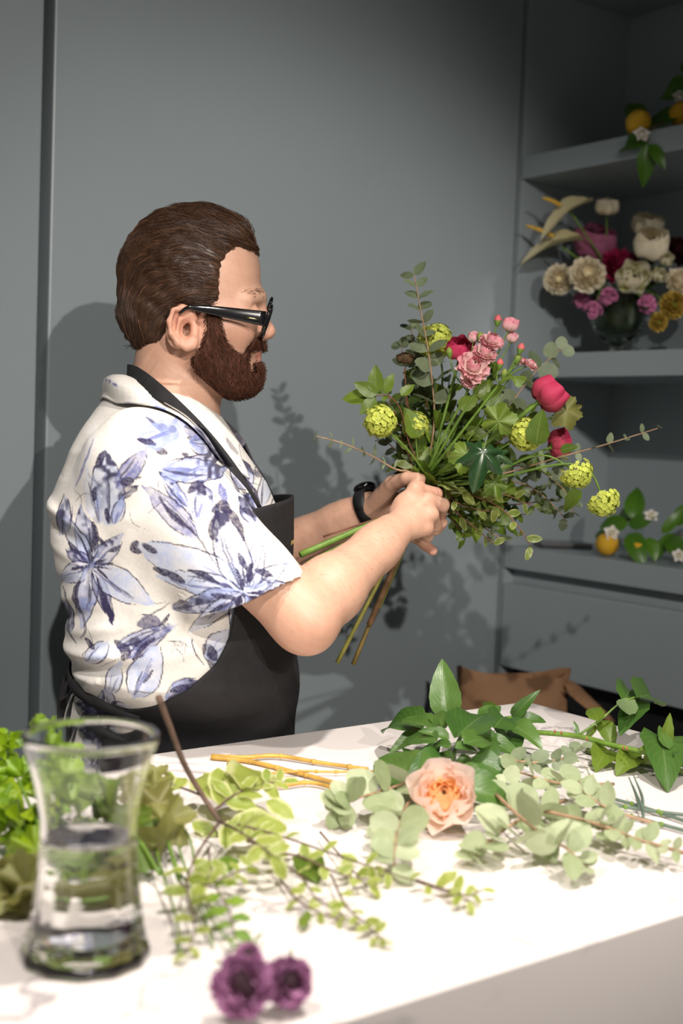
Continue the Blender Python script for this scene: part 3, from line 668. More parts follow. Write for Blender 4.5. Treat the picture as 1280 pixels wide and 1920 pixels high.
petal((216, 892), (282, 812), 34, MIDV, .85, True, False, 4); petal((222, 905), (262, 885), 24, INK, .8, False); petal((215, 960), (235, 900), 22, BLUE, .6, True, False, 2)
petal((374, 980), (266, 880), 40, MIDV, .85, True, False, 5); petal((352, 925), (298, 856), 24, BLUE, .9, True, True, 3); stroke([(352, 925), (374, 980), (390, 1005), (408, 1032)], 1.4)
petal((300, 868), (420, 838), 40, BLUE, .75, True, True, 4); petal((262, 790), (345, 788), 52, PALE, .85, False, False, 1); petal((270, 760), (345, 812), 30, BLUE, .6, False)
for x_, y_, dx, dy, w_ in ((298, 777, 14, 5, 5), (318, 783, 10, 4, 5), (294, 818, 18, 6, 6), (325, 858, 26, 4, 4), (335, 860, 24, -4, 5), (255, 872, 10, -4, 2), (342, 828, 10, 3, 4), (352, 800, 9, 4, 3)): stroke([(x_, y_), (x_+dx, y_+dy)], w_, INK, .85)
petal((372, 945), (380, 872), 52, BLUE, .8, False, True, 3); stroke([(412, 885), (424, 920)], 6, MIDV, .9); stroke([(408, 935), (402, 962), (398, 980)], 9, INK, .85); stroke([(418, 928), (440, 945), (458, 985)], 7, INK, .85)
petal((470, 905), (430, 845), 34, BLUE, .7, True, True, 3); stroke([(438, 855), (455, 885), (470, 905)], 4, INK, .8); stroke([(455, 862), (488, 892)], 3, INK, .8); petal((480, 955), (450, 905), 30, BLUE, .8, True, True, 3)
petal((490, 940), (500, 880), 26, PALE, .7); stroke([(500, 905), (512, 930), (505, 945)], 1.4)
stroke([(450, 820), (470, 850)], 3, INK, .6); petal((400, 800), (440, 850), 22, BLUE, .7, True, True, 2)
stroke([(262, 1132), (290, 1125), (318, 1108)], 1.5); petal((320, 1118), (362, 1098), 22, INK, .8, False); stroke([(262, 1148), (285, 1142), (292, 1156)], 12, (.06, .06, .15), .8)
petal((215, 1196), (335, 1146), 30, BLUE, .75, True, True, 4); petal((240, 1215), (322, 1150), 24, MIDV, .6, True, False, 3); stroke([(218, 1182), (236, 1200), (232, 1214)], 9, INK, .85); stroke([(245, 1180), (262, 1185)], 8, INK, .7)
petal((250, 1290), (300, 1185), 62, PALE, .85, True, False, 3); petal((160, 1225), (205, 1180), 34, PALE, .8, True, False, 2); petal((205, 1285), (225, 1215), 30, PALE, .8, True, False, 2)
stroke([(385, 1190), (395, 1205), (402, 1232)], 11, INK, .85); stroke([(360, 1175), (366, 1200), (382, 1225)], 1.6); petal((312, 1290), (392, 1255), 46, BLUE, .85, True, True, 3); petal((390, 1215), (450, 1165), 60, PALE, .7, True, False, 2)
for k in range(7): stroke([(318+k*4, 1188+(k % 2)*3), (326+k*3.6, 1180+(k % 3)*4), (322+k*4.2, 1203-(k % 2)*5)], .8, INK, .5)
flower((196, 1325), [(150, 1370, 50, BLUE, True), (190, 1395, 40, MIDV, True), (235, 1385, 40, BLUE, True), (245, 1310, 40, PALE, False), (140, 1310, 40, MIDV, True), (200, 1270, 36, BLUE, False)], 13, 30)
petal((120, 1110), (130, 1180), 26, BLUE, .7, True, True, 2); stroke([(118, 1085), (130, 1130), (126, 1165), (142, 1190)], 3, INK, .8); stroke([(150, 1120), (160, 1160), (150, 1180)], 3, INK, .7)
stroke([(118, 930), (112, 965), (120, 985)], 5, INK, .7); petal((118, 990), (124, 905), 26, BLUE, .7, True, True, 2); petal((140, 900), (185, 770), 26, (.70, .70, .74), .5, False, False, 1)
for x_, y_ in ((218, 712), (232, 716), (246, 722)): stroke([(x_, y_), (x_+9, y_+5)], 2.4, MIDV, .9)
petal((262, 806), (356, 770), 46, BLUE, .95, False, False, 3); petal((300, 852), (428, 866), 44, BLUE, .95, True, True, 4); petal((352, 806), (418, 828), 34, BLUE, .9, True, True, 3); petal((345, 780), (400, 812), 26, MIDV, .7, False, False, 2); stroke([(330, 755), (336, 750)], 2, BLUE); 
for pts_, w_ in (([(175, 960), (180, 985), (172, 1010)], 6), ([(200, 930), (206, 955)], 5), ([(185, 985), (200, 1000)], 4), ([(258, 990), (250, 1003), (262, 1010)], 7), ([(270, 995), (292, 1008)], 6), ([(290, 1040), (320, 1050), (345, 1062)], 7), ([(355, 1040), (385, 1050), (410, 1062)], 5), ([(448, 1010), (462, 1035)], 5), ([(470, 1030), (468, 1060)], 6), ([(480, 1040), (510, 1050)], 5), ([(400, 1085), (440, 1090)], 5), ([(395, 1120), (430, 1100)], 4), ([(440, 1120), (452, 1098)], 5), ([(500, 1085), (545, 1075)], 3), ([(185, 1075), (200, 1120), (212, 1140)], 6), ([(150, 1070), (140, 1100), (150, 1130)], 5), ([(130, 1000), (150, 1020)], 5), ([(205, 1010), (225, 1000)], 4), ([(300, 905), (320, 935), (345, 960)], 3.5), ([(400, 930), (418, 922), (432, 935)], 8), ([(355, 895), (372, 885), (385, 900)], 8), ([(200, 822), (190, 835), (184, 850)], 6), ([(230, 880), (250, 875)], 7), ([(180, 890), (176, 915)], 5), ([(260, 800), (290, 808)], 5), ([(450, 880), (470, 905), (485, 930)], 5), ([(455, 930), (480, 945)], 4), ([(300, 1150), (318, 1130)], 4), ([(250, 1215), (270, 1190), (290, 1175)], 5), ([(160, 1180), (175, 1195)], 5), ([(320, 1275), (360, 1265)], 6), ([(270, 1260), (285, 1235)], 3), ([(395, 1195), (404, 1215)], 9), ([(180, 1310), (200, 1345)], 7), ([(215, 1300), (205, 1330)], 6), ([(160, 1330), (175, 1350)], 6)): stroke(pts_, w_, INK, .9)
for k in range(46):
    rr = np.random.default_rng(100+k); c = np.array([rr.uniform(110, 540), rr.uniform(830, 1290)]); a_ = rr.uniform(0, 6); ln = rr.uniform(18, 45); e_ = np.array([cos(a_), sin(a_)]); n_ = np.array([-e_[1], e_[0]]); stroke([c, c+e_*ln*.5+n_*rr.uniform(-8, 8), c+e_*ln+n_*rr.uniform(-12, 12)], .9, INK, .8)
IMG *= (.94+.12*NZ3)[..., None]
# map shirt vertices into the print plane
pp = [(a, b) for a in (100, 330, 560) for b in (700, 1000, 1380)]; XZ = np.array([[*Q(a, b)[[0, 2]], 1] for a, b in pp]); AFF, *_ = np.linalg.lstsq(XZ, np.array(pp, float), rcond=None)
def print_col(V):
    # the sleeve lies nearer, keep the print scale there too
    uv = np.c_[V[:, 0], V[:, 2], np.ones(len(V))]@AFF; dep = V[:, 1]/YM; uv = np.array([640, 960])+(uv-np.array([640, 960]))*(1+.0*dep)[:, None]
    x = np.clip((uv[:, 0]-X0)*RS, 0, RW-1.01); y = np.clip((uv[:, 1]-Y0)*RS, 0, RH-1.01); ix, iy = x.astype(int), y.astype(int); tx, ty = (x-ix)[:, None], (y-iy)[:, None]
    return (IMG[iy, ix]*(1-tx)+IMG[iy, ix+1]*tx)*(1-ty)+(IMG[iy+1, ix]*(1-tx)+IMG[iy+1, ix+1]*tx)*ty
def sleeve_shift(V):
    """the print is spread a little wider over the near shoulder and sleeve"""
    k = (YM/np.minimum(V[:, 1], YM))[:, None]; c0 = Q(640, 960); return c0+(V-c0)*k
CLOTH = mat_attr('printed_cotton', .85, .15, bump=.5, bscale=900, sheen=.1)
sv = sleeve_shift(Vs); cs = print_col(np.c_[sv[:, 0], Vs[:, 1], sv[:, 2]])
shirt_o = obj('shirt', mesh('shirt', Vs, Fs, col=cs), CLOTH, PERS, ML)
# collar
def push(V, off, w_=None):
    V = V.copy()
    for _ in range(4):
        d0, g = grad(shirt, V); V += g*np.maximum(0, off-d0)[:, None]
    return V
def crv(pts, n): return spline([Q(a, b, YM+c) for a, b, c in pts], n)
def both(half): m = half[::-1].copy(); m[:, 1] = 2*YM-m[:, 1]; return np.vstack([m[:-1], half]) if True else None
cl = [[(246, 742, 0), (262, 746, -.05), (300, 768, -.075), (345, 800, -.075), (390, 830, -.06), (432, 868, -.045)],
      [(228, 706, 0), (246, 709, -.048), (284, 731, -.082), (328, 764, -.09), (374, 800, -.075), (424, 850, -.055)],
      [(196, 712, 0), (212, 714, -.070), (262, 733, -.115), (318, 766, -.125), (375, 812, -.112), (436, 872, -.085)],
      [(193, 757, 0), (216, 757, -.085), (262, 758, -.142), (312, 782, -.158), (372, 838, -.150), (450, 912, -.112)]]
C4 = np.stack([both(crv(c, 24)[::1]) for c in cl], 0)      # 4 x m
m_ = C4.shape[1]; CG = np.stack([spline(C4[:, j], 16) for j in range(m_)], 1)
CG[4:] = push(CG[4:].reshape(-1, 3), .005).reshape(CG[4:].shape); V_, F_ = sheet(CG, .003); V_, F_ = subdiv(*subdiv(V_, F_)); cc_ = print_col(np.c_[V_[:, 0]+.012, V_[:, 1], V_[:, 2]])
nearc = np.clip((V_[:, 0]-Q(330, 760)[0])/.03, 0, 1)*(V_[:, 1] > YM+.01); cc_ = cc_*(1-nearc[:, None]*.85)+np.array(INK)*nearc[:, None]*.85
obj('collar', mesh('collar', V_, F_, col=cc_), CLOTH, shirt_o, ML)
# ------------------------------------------------------------------ apron
APM = mat('apron_cotton', (.016, .0155, .017), .75, .3, noise=.15, nscale=60, bump=.3, bscale=700)
def amod(y, a, b, c):
    if y < 1000: b = {900: 530, 950: 538}.get(y, b)
    return a-2, max(b, 538 if 890 < y <= 1000 else b)+3, c
AL = Loft(rows(amod), .006)
EY_, EXd = zip(*[(925, 480), (945, 478), (1000, 470), (1080, 466), (1150, 455), (1195, 432), (1240, 384), (1270, 332), (1287, 290), (1296, 240), (1302, 226), (1560, 222)])
ys = np.r_[np.linspace(932, 1260, 46), np.linspace(1266, 1310, 16), np.linspace(1320, 1800, 26)]; NT = 61; G = []
for y in ys:
    row = []
    for j in range(NT):
        f = -1+2*j/(NT-1); yy = y+14*(abs(f)**2)*np.clip((1000-y)/60, 0, 1)-7*np.clip((1000-y)/70, 0, 1); z = Q(400, yy)[2]; c, a, b = AL.params(z)
        k = np.clip((Q(np.interp(yy, EY_, EXd), yy)[0]-c)/a, -.995, .995); phe = np.arccos(np.sign(k)*abs(k)**(AL.ex/2)); ph = phe*f
        dr = .0025*sin(ph*9+y*.02)*np.clip((y-1290)/60, 0, 1)+.0025*sin(y*.055+ph*5)*np.clip((y-1150)/80, 0, 1)
        cx_ = np.sign(cos(ph))*abs(cos(ph))**(2/AL.ex); sx_ = np.sign(sin(ph))*abs(sin(ph))**(2/AL.ex); row.append((c+(a+dr)*cx_, YM+(b+dr)*sx_, z))
    G.append(row)
V_, F_ = sheet(np.array(G), .003); apr = obj('apron', mesh('apron', V_, F_), APM, PERS, ML)
# neck strap
def ribbon(pts, wid, wdir, n=30, t=.0022, off=0):
    c = spline(pts, n); wv = spline(wdir, n); wv /= np.linalg.norm(wv, axis=1)[:, None]; ws = np.interp(np.linspace(0, 1, n), np.linspace(0, 1, len(wid)), wid)[:, None]
    g_ = np.stack([c-wv*ws, c, c+wv*ws], 1)
    if off:
        g_ = push(g_.reshape(-1, 3), off); sd_ = np.clip((g_[:, 1]-YM)/.08, -1, 1); g_[:, 1] += .011*sd_; g_ = g_.reshape(c.shape[0], 3, 3)
    return sheet(g_, t)
st = [(240, 700, 0), (256, 706, -.052), (290, 733, -.105), (334, 773, -.132), (378, 818, -.146), (420, 868, -.150), (454, 915, -.146), (481, 955, -.132)]
wd_ = [(0, .0, 1), (.25, -.05, 1), (.6, -.1, .78), (.68, -.1, .72), (.74, -.12, .66), (.8, -.12, .6), (.86, -.12, .5), (.9, -.12, .42)]
pts = both(np.array([Q(a, b, YM+c) for a, b, c in st])); wl = np.array(wd_); wr_ = wl[::-1].copy(); wr_[:, 1] *= -1; 
V_, F_ = ribbon(pts, [.009, .012, .0135, .0135, .0125, .0135, .0135, .012, .009], np.vstack([wr_[:-1], wl]), 60, off=.0095); obj('neck_strap', mesh('neck_strap', V_, F_), APM, apr, ML)
# waist ties
z0 = 1262
pts = []
for ph in np.linspace(-2.2, 2.2, 31):
    a_ = pi+ph*.62; yy = 1246+52*(abs(ph)/2.2)**1.2; z = Q(300, yy)[2]; c, a, b = AL.params(z); pts.append((c+(a+.001)*np.sign(cos(a_))*abs(cos(a_))**(2/2.3), YM+(b+.001)*np.sign(sin(a_))*abs(sin(a_))**(2/2.3), z))
V_, F_ = ribbon(np.array(pts), [.007, .008, .009, .008, .007], [(0, 0, 1)]*31, 60); obj('waist_tie', mesh('waist_tie', V_, F_), APM, apr, ML)
for k, pl in enumerate([[(150, 1236, -.02), (132, 1252, -.03), (118, 1300, -.035), (115, 1350, -.03), (117, 1440, -.03)], [(152, 1240, -.03), (134, 1268, -.05), (120, 1308, -.055), (142, 1290, -.06), (166, 1262, -.05), (158, 1244, -.03)], [(158, 1262, -.05), (150, 1290, -.06), (134, 1330, -.06), (128, 1390, -.05)]]):
    V_, F_ = ribbon(np.array([Q(a, b, YM+c) for a, b, c in pl]), [.0075]*4, [(.5, .4, .4)]*4, 28, .002); obj('tie_end', mesh('tie_end', V_, F_), APM, apr, ML)
V_, F_ = tube(spline([Q(152, 1228, YM-.03), Q(146, 1240, YM-.02), Q(154, 1252, YM-.03)], 8), [.006, .011, .013, .014, .013, .012, .010, .006], 10); obj('tie_knot', mesh('tie_knot', V_, F_), APM, apr, ML)
# small gold embroidery on the bib edge
mb = MB()
for k in range(4):
    V_, F_ = tube(spline([Q(531+k*3, 1042-k*3.2, 1.70), Q(533+k*3, 1034-k*3, 1.70), Q(535+k*3, 1040-k*3, 1.70), Q(537+k*3, 1031-k*3.4, 1.70)], 10), .0006, 4); mb.add(V_, F_)
EMB = np.array(mb.V)
for i in range(len(EMB)):
    z = EMB[i, 2]; c, a, b = AL.params(z); k = np.clip((EMB[i, 0]-c)/a, -.99, .99); ph = np.arccos(np.sign(k)*abs(k)**(AL.ex/2)); EMB[i, 1] = YM-(b)*abs(sin(ph))**(2/AL.ex)-.0022
obj('embroidered_lettering', mesh('emb', EMB, mb.F), mat('gold_thread', (.55, .36, .10), .5, .5, noise=.1), apr, ML)
# ------------------------------------------------------------------ trousers and shoes (behind the counter)
trs = Field(); zc = Q(300, 1400)[2]; xm = Q(335, 1400)[0]
trs.add(El((xm, YM+.02, zc-.10), (.150, .155, .17)), 0)
for s in (-1, 1): trs.add(Rc((xm, YM+.03+s*.078, zc-.16), (xm+.01, YM+.035+s*.085, .52), .090, .070), .04); trs.add(Rc((xm+.01, YM+.035+s*.085, .52), (xm, YM+.035+s*.09, .06), .070, .060), .03)
V_, F_ = surface_nets(trs, (xm-.25, YM-.25, -.02), (xm+.25, YM+.3, zc+.10), .009)
obj('trousers', mesh('trousers', V_, F_), mat('dark_trousers', (.03, .032, .04), .8, .2, noise=.1, nscale=80), PERS, ML)
for s in (-1, 1):
    sf = Field(); sf.add(El((xm+.05, YM+.035+s*.09, .04), (.145, .048, .045)), 0); sf.add(Rc((xm-.02, YM+.035+s*.09, .05), (xm-.01, YM+.035+s*.09, .09), .045, .042), .03); sf.post = lambda X, d: np.maximum(d, .002-X[:, 2])
    V_, F_ = surface_nets(sf, (xm-.15, YM-.2, -.02), (xm+.25, YM+.26, .16), .007); obj('shoe', mesh('shoe', V_, F_), mat('shoe_leather', (.02, .018, .017), .4, .5, noise=.1), PERS, ML)
# ------------------------------------------------------------------ glasses
BLK = mat('black_acetate', (.006, .006, .007), .12, .6, noise=.1)
gls = thing('eyeglasses', 'thick black eyeglasses with a gold bar worn by the person', 'glasses', toworld(np.array([Q(490, 600)]))[0])
def bar(pts, hh, tt, n=24):
    """flat bar: pts local, half heights hh, half thickness tt"""
    c = spline(pts, n); h_ = np.interp(np.linspace(0, 1, n), np.linspace(0, 1, len(hh)), hh); T = np.gradient(c, axis=0); T /= np.linalg.norm(T, axis=1)[:, None]
    up = np.array([0, 0, 1.])-T*T[:, 2:3]; up /= np.linalg.norm(up, axis=1)[:, None]; sd_ = np.cross(T, up); V = []; 
    for i in range(n):
        for a_, b_ in ((-.6, -1), (.6, -1), (1, -.6), (1, .6), (.6, 1), (-.6, 1), (-1, .6), (-1, -.6)): V.append(c[i]+up[i]*a_*h_[i]+sd_[i]*b_*tt)
    F = [(i*8+k, i*8+(k+1) % 8, (i+1)*8+(k+1) % 8, (i+1)*8+k) for i in range(n-1) for k in range(8)]+[tuple(range(8))[::-1], tuple((n-1)*8+k for k in range(8))]
    return V, F
for s, dy in ((-1, 0), (1, -15)):
    V_, F_ = bar([Q(336, 588+dy*.3, YM+s*.090), Q(352, 577+dy*.3, YM+s*.091), Q(372, 578+dy*.5, YM+s*(.088 if s < 0 else .092)), Q(430, 587+dy*.7, YM+s*(.082 if s < 0 else .086)), Q(497, 598+dy, YM+s*.0725)], [.0015, .0026, .0046, .0076, .0104], .0024); tmpl = obj('temple', mesh('temple', V_, F_), BLK, gls, ML)
    V_, F_ = bar([Q(462, 595+dy, YM+s*.0782+s*.0024), Q(484, 599+dy, YM+s*.0755+s*.0024)], [.0007, .0007], .0006, 4); obj('gold_bar', mesh('gold_bar', V_, F_), mat('gold_metal', (.75, .55, .25), .25, .5, metal=1.0, noise=.05), tmpl, ML)
    # rim: rounded trapezoid in the tilted front plane
    u0 = np.array([0, s*1., 0]); cx0 = Q(500, 603+dy, YM+s*.0425); dn = (Q(484, 634)-Q(502, 578)); dn /= np.linalg.norm(dn); wrap = np.array([.05, -1., 0]) if s < 0 else np.array([-.10, .995, 0]); rp = []; 
    for k in range(41):
        a_ = 2*pi*k/40; ca, sa = cos(a_), sin(a_); r1 = .0295*np.sign(ca)*abs(ca)**.6; r2 = .0225*np.sign(sa)*abs(sa)**.65*(1-.12*ca*(sa > 0)); rp.append(cx0+wrap*r1+dn*r2)
    V_, F_ = tube(np.array(rp), .0027, 8, False); rm = obj('rim', mesh('rim', V_, F_), BLK, gls, ML)
    c_ = np.array(rp[:-1]); V_ = np.vstack([c_, c_.mean(0)[None]]); F_ = [(k, (k+1) % 40, 40) for k in range(40)]
    obj('lens', mesh('lens', np.vstack([V_, V_+np.array([.0012, 0, 0])]), F_+[tuple(q+41 for q in f)[::-1] for f in F_]), mat_glass('lens_glass', (.93, .92, .88), 1.12), rm, ML)
V_, F_ = tube(spline([Q(502, 592, YM-.0135), Q(507, 584, YM-.002), Q(505, 580, YM+.012)], 8), .003, 8); obj('bridge', mesh('bridge', V_, F_), BLK, gls, ML)
# ------------------------------------------------------------------ wristwatch on the far wrist
wx = A['W2']-A['E2']; wx /= np.linalg.norm(wx); wc = A['W2']+wx*.006
wt = thing('wristwatch', 'black wristwatch on the wrist of the far hand', 'watch', toworld(wc[None])[0])
u_ = np.cross(wx, [0, 0, 1.]); u_ /= np.linalg.norm(u_); v_ = np.cross(u_, wx); g_ = []
for k in range(37):
    a_ = 2*pi*k/36; ctr_ = wc+(u_*cos(a_)+v_*sin(a_))*.0325; g_.append([ctr_-wx*.010, ctr_, ctr_+wx*.010])
V_, F_ = sheet(np.array(g_), .003); obj('band', mesh('band', V_, F_), mat('watch_rubber', (.012, .012, .013), .5, .4, noise=.1), wt, ML)
cf_ = wc+(-u_*.25+v_*.97)*.037; nrm = (-u_*.25+v_*.97); pr = [(.0, .0), (.017, 0), (.018, .002), (.018, .007), (.0165, .009), (0, .009)]
V_, F_ = lathe(pr, 24); R_ = Vector(nrm.tolist()).to_track_quat('Z', 'Y').to_matrix().to_4x4()
obj('watch_case', mesh('case', V_, F_), BLK, wt, ML @ Matrix.Translation(Vector((cf_-nrm*.006).tolist())) @ R_)
# ================================================================== PLANT KIT
RNG = random.Random(5)
def BW(a, b, y): return toworld(Q(a, b, y)[None])[0]
LEAFC = {}
SHAPES = {  # width ratio, exponent a, exponent b, bend, fold, wave, serration
    'ovate': (.58, .72, .80, .16, .10, .03, .025), 'rose': (.66, .68, .75, .14, .12, .02, .045), 'lance': (.30, .85, .9, .18, .08, .02, 0), 'round': (.92, .85, .50, .06, .03, .02, 0),
    'oval': (.66, .85, .62, .08, .05, .02, 0), 'pitto': (.50, .95, .62, .12, .06, .07, 0), 'lemon': (.46, .80, .80, .18, .14, .02, 0), 'big': (.62, .66, .74, .20, .14, .03, .02)}
def leaf_me(kind, var, m):
    key = (kind, var, m.name)
    if key in LEAFC: return LEAFC[key]
    r = random.Random(hash((kind, var)) % 1000 if False else sum(map(ord, kind))*7+var*31)
    V = []; UV = []; F = []
    if kind in SHAPES:
        w_, ea, eb, bend, fold, wave, ser = SHAPES[kind]; nu, nv = (6, 12) if kind == 'big' else (4, 8)
        bend *= r.uniform(-.2, 1.7); fold *= r.uniform(.4, 1.5); tw = r.uniform(-.35, .35); sk = r.uniform(-.08, .08); ph = r.uniform(0, 6)
        for j in range(nv+1):
            v = j/nv; hw = .5*w_*max(0.012, sin(pi*min(1, max(0, v))**ea))**eb
            if ser and 0 < j < nv: hw *= 1+ser*(1 if j % 2 else -1)
            for i in range(nu+1):
                u = i/nu*2-1; x = u*hw; z = -bend*(v-.1)**2*1.6+fold*abs(u)*hw*2+wave*sin(ph+v*13+u)*abs(u)*.6; a = tw*v
                V.append((x*cos(a)-z*sin(a)*.3+sk*v*v, v, z+x*sin(a))); UV.append((i/nu, v))
        F = [(j*(nu+1)+i, j*(nu+1)+i+1, (j+1)*(nu+1)+i+1, (j+1)*(nu+1)+i) for j in range(nv) for i in range(nu)]
    elif kind in ('lobed', 'ivy', 'ruffle'):
        na, nr = 44, 4; lob = 5 if kind != 'ruffle' else 7; ph = r.uniform(-.1, .1)
        for j in range(nr+1):
            for i in range(na+1):
                t = (i/na-.5)*2*radians(160); f = j/nr
                if kind == 'ivy': R = max(.30, max(ln_*(1-min(1, abs(t-a_)/wd_)**1.05*.66) for a_, ln_, wd_ in ((0, .88, .62), (1.0, .66, .55), (-1.0, .66, .55), (1.95, .50, .5), (-1.95, .50, .5))))
                elif kind == 'ruffle': R = .62+.06*cos(lob*t)+.05*sin(i*2.4)
                else: R = .50+.20*abs(cos(lob*t/2*1.12))**1.2+.14*max(0, cos(t))+(.04 if i % 2 else -.03)
                rr = R*f; z = .10*f*f*sin(lob*t+ph*9)*(1.7 if kind == 'lobed' else (2.1 if kind == 'ruffle' else .4))-.22*f*f+.05*abs(cos(lob*t/2))*f
                V.append((rr*sin(t), .12+rr*cos(t), z)); UV.append((.5+.42*(abs((i*lob/na*1.12) % 1-.5)-.5)*f if kind != 'ivy' else .5+rr*sin(t)*.6, .15+.8*f))
        F = [(j*(na+1)+i, j*(na+1)+i+1, (j+1)*(na+1)+i+1, (j+1)*(na+1)+i) for j in range(nr) for i in range(na)]
        o = len(V); V += [(-.008, .12, 0), (.008, .12, 0), (.008, -.25, .03), (-.008, -.25, .03)]; UV += [(.5, .1)]*4; F.append((o, o+1, o+2, o+3)[::-1])
    elif kind.startswith('petal'):
        nu, nv = 6, 7; ph = r.uniform(0, 6); op = kind == 'petal_open'; ru = kind == 'petal_ruffle'; cup = {'petal_cup': .50, 'petal_open': .28, 'petal_ruffle': .15}[kind]*r.uniform(.85, 1.15)
        for j in range(nv+1):
            v = j/nv; hw = .5*(.30+.80*sin(pi*min(1, v*.78)**.9))
            for i in range(nu+1):
                u = i/nu*2-1; vv = v-.26*u*u*v*v+.03*sin(ph+u*4)*v*v; z = cup*u*u*(.35+.65*v)-(.26 if kind == 'petal_cup' else .16)*sin(pi*v**.85)+(.10 if kind == 'petal_cup' else -.14)*v*v-(.35 if op else .12)*max(0, v-.72)*(1+.6*sin(ph+u*2.5))+.025*sin(ph+u*5+v*3)
                if ru: z += .10*sin(ph+u*10)*v*v; vv += .07*sin(ph+u*14)*v*v
                V.append((u*hw, vv, z)); UV.append((i/nu, v))
        F = [(j*(nu+1)+i, j*(nu+1)+i+1, (j+1)*(nu+1)+i+1, (j+1)*(nu+1)+i) for j in range(nv) for i in range(nu)]
    me = mesh(kind, V, F, True, uv=UV); me.materials.append(m); LEAFC[key] = me; return me
def frame(base, d, n, size, wid=1.0):
    d = Vector(d).normalized(); n = Vector(n); x = d.cross(n)
    if x.length < 1e-4: x = d.cross(Vector((.3, .5, .8)))
    x.normalize(); z = x.cross(d)
    M = Matrix(((x.x*size*wid, d.x*size, z.x*size, base[0]), (x.y*size*wid, d.y*size, z.y*size, base[1]), (x.z*size*wid, d.z*size, z.z*size, base[2]), (0, 0, 0, 1))); return M
from mathutils.bvhtree import BVHTree
OB = []; OLO = np.zeros((6000, 3)); OHI = np.zeros((6000, 3)); MEC = {}
def mdata(me):
    k = me.name
    if k not in MEC:
        a = np.empty(len(me.vertices)*3, np.float32); me.vertices.foreach_get('co', a); MEC[k] = (a.reshape(-1, 3).astype(float), [tuple(p.vertices) for p in me.polygons])
    return MEC[k]
def world_v(me, M): A_ = np.array(M); return mdata(me)[0]@A_[:3, :3].T+A_[:3, 3]
def owner(o):
    while o.parent: o = o.parent
    return o.name
def register(o, own=None, leafy=True):
    n = len(OB)
    if n >= 6000: return o
    w_ = world_v(o.data, WM[o.name]); OLO[n] = w_.min(0); OHI[n] = w_.max(0); OB.append((own or owner(o), leafy, BVHTree.FromPolygons(w_.tolist(), mdata(o.data)[1]))); return o
BC_ = None
def clash(me, M, own, zmin=None):
    """how far a leaf placed at M would cut into what already stands there"""
    w_ = world_v(me, M)
    if zmin is not None: w_ = w_+np.array([0, 0, max(0, TZ+.0006-w_[:, 2].min())])
    n = len(OB); lo_, hi_ = w_.min(0), w_.max(0); idx = np.nonzero(((OLO[:n] <= hi_) & (OHI[:n] >= lo_)).all(1))[0]; c = 0; t = None
    for i in idx:
        if OB[i][0] == own and not OB[i][1]: continue
        if t is None: t = BVHTree.FromPolygons(w_.tolist(), mdata(me)[1])
        c += len(t.overlap(OB[i][2]))
    lc = np.stack([w_@EX, w_@EY, w_[:, 2]], 1); cen = lc.mean(0)
    if zmin is None and cen[0] < Q(960, 900, 1.9)[0] and 1.7 < cen[1] < 2.1: c += 25*int((body(lc, cen, np.abs(lc-cen).max()*1.8) < .0015).sum())
    return c
def leaf(par, kind, base, d, n, size, m, wid=1.0, name='leaf', zmin=None, var=None):
    d = Vector([float(c) for c in d]).normalized()
    if zmin is not None:
        need = (zmin+.15*size-base[2])/size
        if d.z < need: d = Vector((d.x, d.y, max(d.z, min(.9, need)))).normalized()
    me = leaf_me(kind, RNG.randrange(5) if var is None else var, m); M = frame(base, d, n, size, wid)
    if name == 'leaf':
        own = owner(par); best = (clash(me, M, own, zmin), M)
        for k in range(14):
            if best[0] == 0: break
            j = .25+.07*k; d2 = (d+rv(j)).normalized(); n2 = Vector(n)+rv(j*1.4)
            if zmin is not None and d2.z < 0: d2.z = abs(d2.z)*.3
            M2 = frame(Vector(base)+d2*size*.03*(k > 6), d2, n2, size*(1 if k < 7 else .8), wid); c2 = clash(me, M2, own, zmin)
            if c2 < best[0]: best = (c2, M2)
        M = best[1]
    o = obj(name, me, None, par, M)
    if zmin is not None: settle(o, TZ)
    return register(o)
def leaf2(par, kind, a, b, n, m, wid=1.0, name='leaf', var=None):
    a, b = Vector([float(c) for c in a]), Vector([float(c) for c in b]); o = obj(name, leaf_me(kind, RNG.randrange(5) if var is None else var, m), None, par, frame(a, b-a, n, (b-a).length, wid))
    if a.z < TZ+.09 and a.x < TX1+.05 and a.z > TZ-.01 and a.y < TY1+.02: settle(o, TZ)
    return register(o)
def settle(o, z0):
    """lift a leaf that would dip below the surface it lies on"""
    me = o.data; a = np.empty(len(me.vertices)*3, np.float32); me.vertices.foreach_get('co', a); M = WM[o.name]; z = a.reshape(-1, 3)@np.array([M[2][0], M[2][1], M[2][2]])+M[2][3]; d = z0+.0006-z.min()
    if d > 0: W_ = Matrix.Translation((0, 0, d)) @ M; o.matrix_basis = (WM[o.parent.name].inverted() if o.parent else Matrix.Identity(4)) @ W_; WM[o.name] = W_
    return o
TOCAM = Vector((-.6, -.8, .1))
def rv(s=1.0): return Vector((RNG.uniform(-s, s), RNG.uniform(-s, s), RNG.uniform(-s, s)))
def stem(par, pts, r0, r1, m, n=14, sides=6, name='stem'):
    p = spline(pts, n); V, F = tube(p, np.linspace(r0, r1, n), sides); register(obj(name, mesh(name, V, F), m, par), None, False); return p
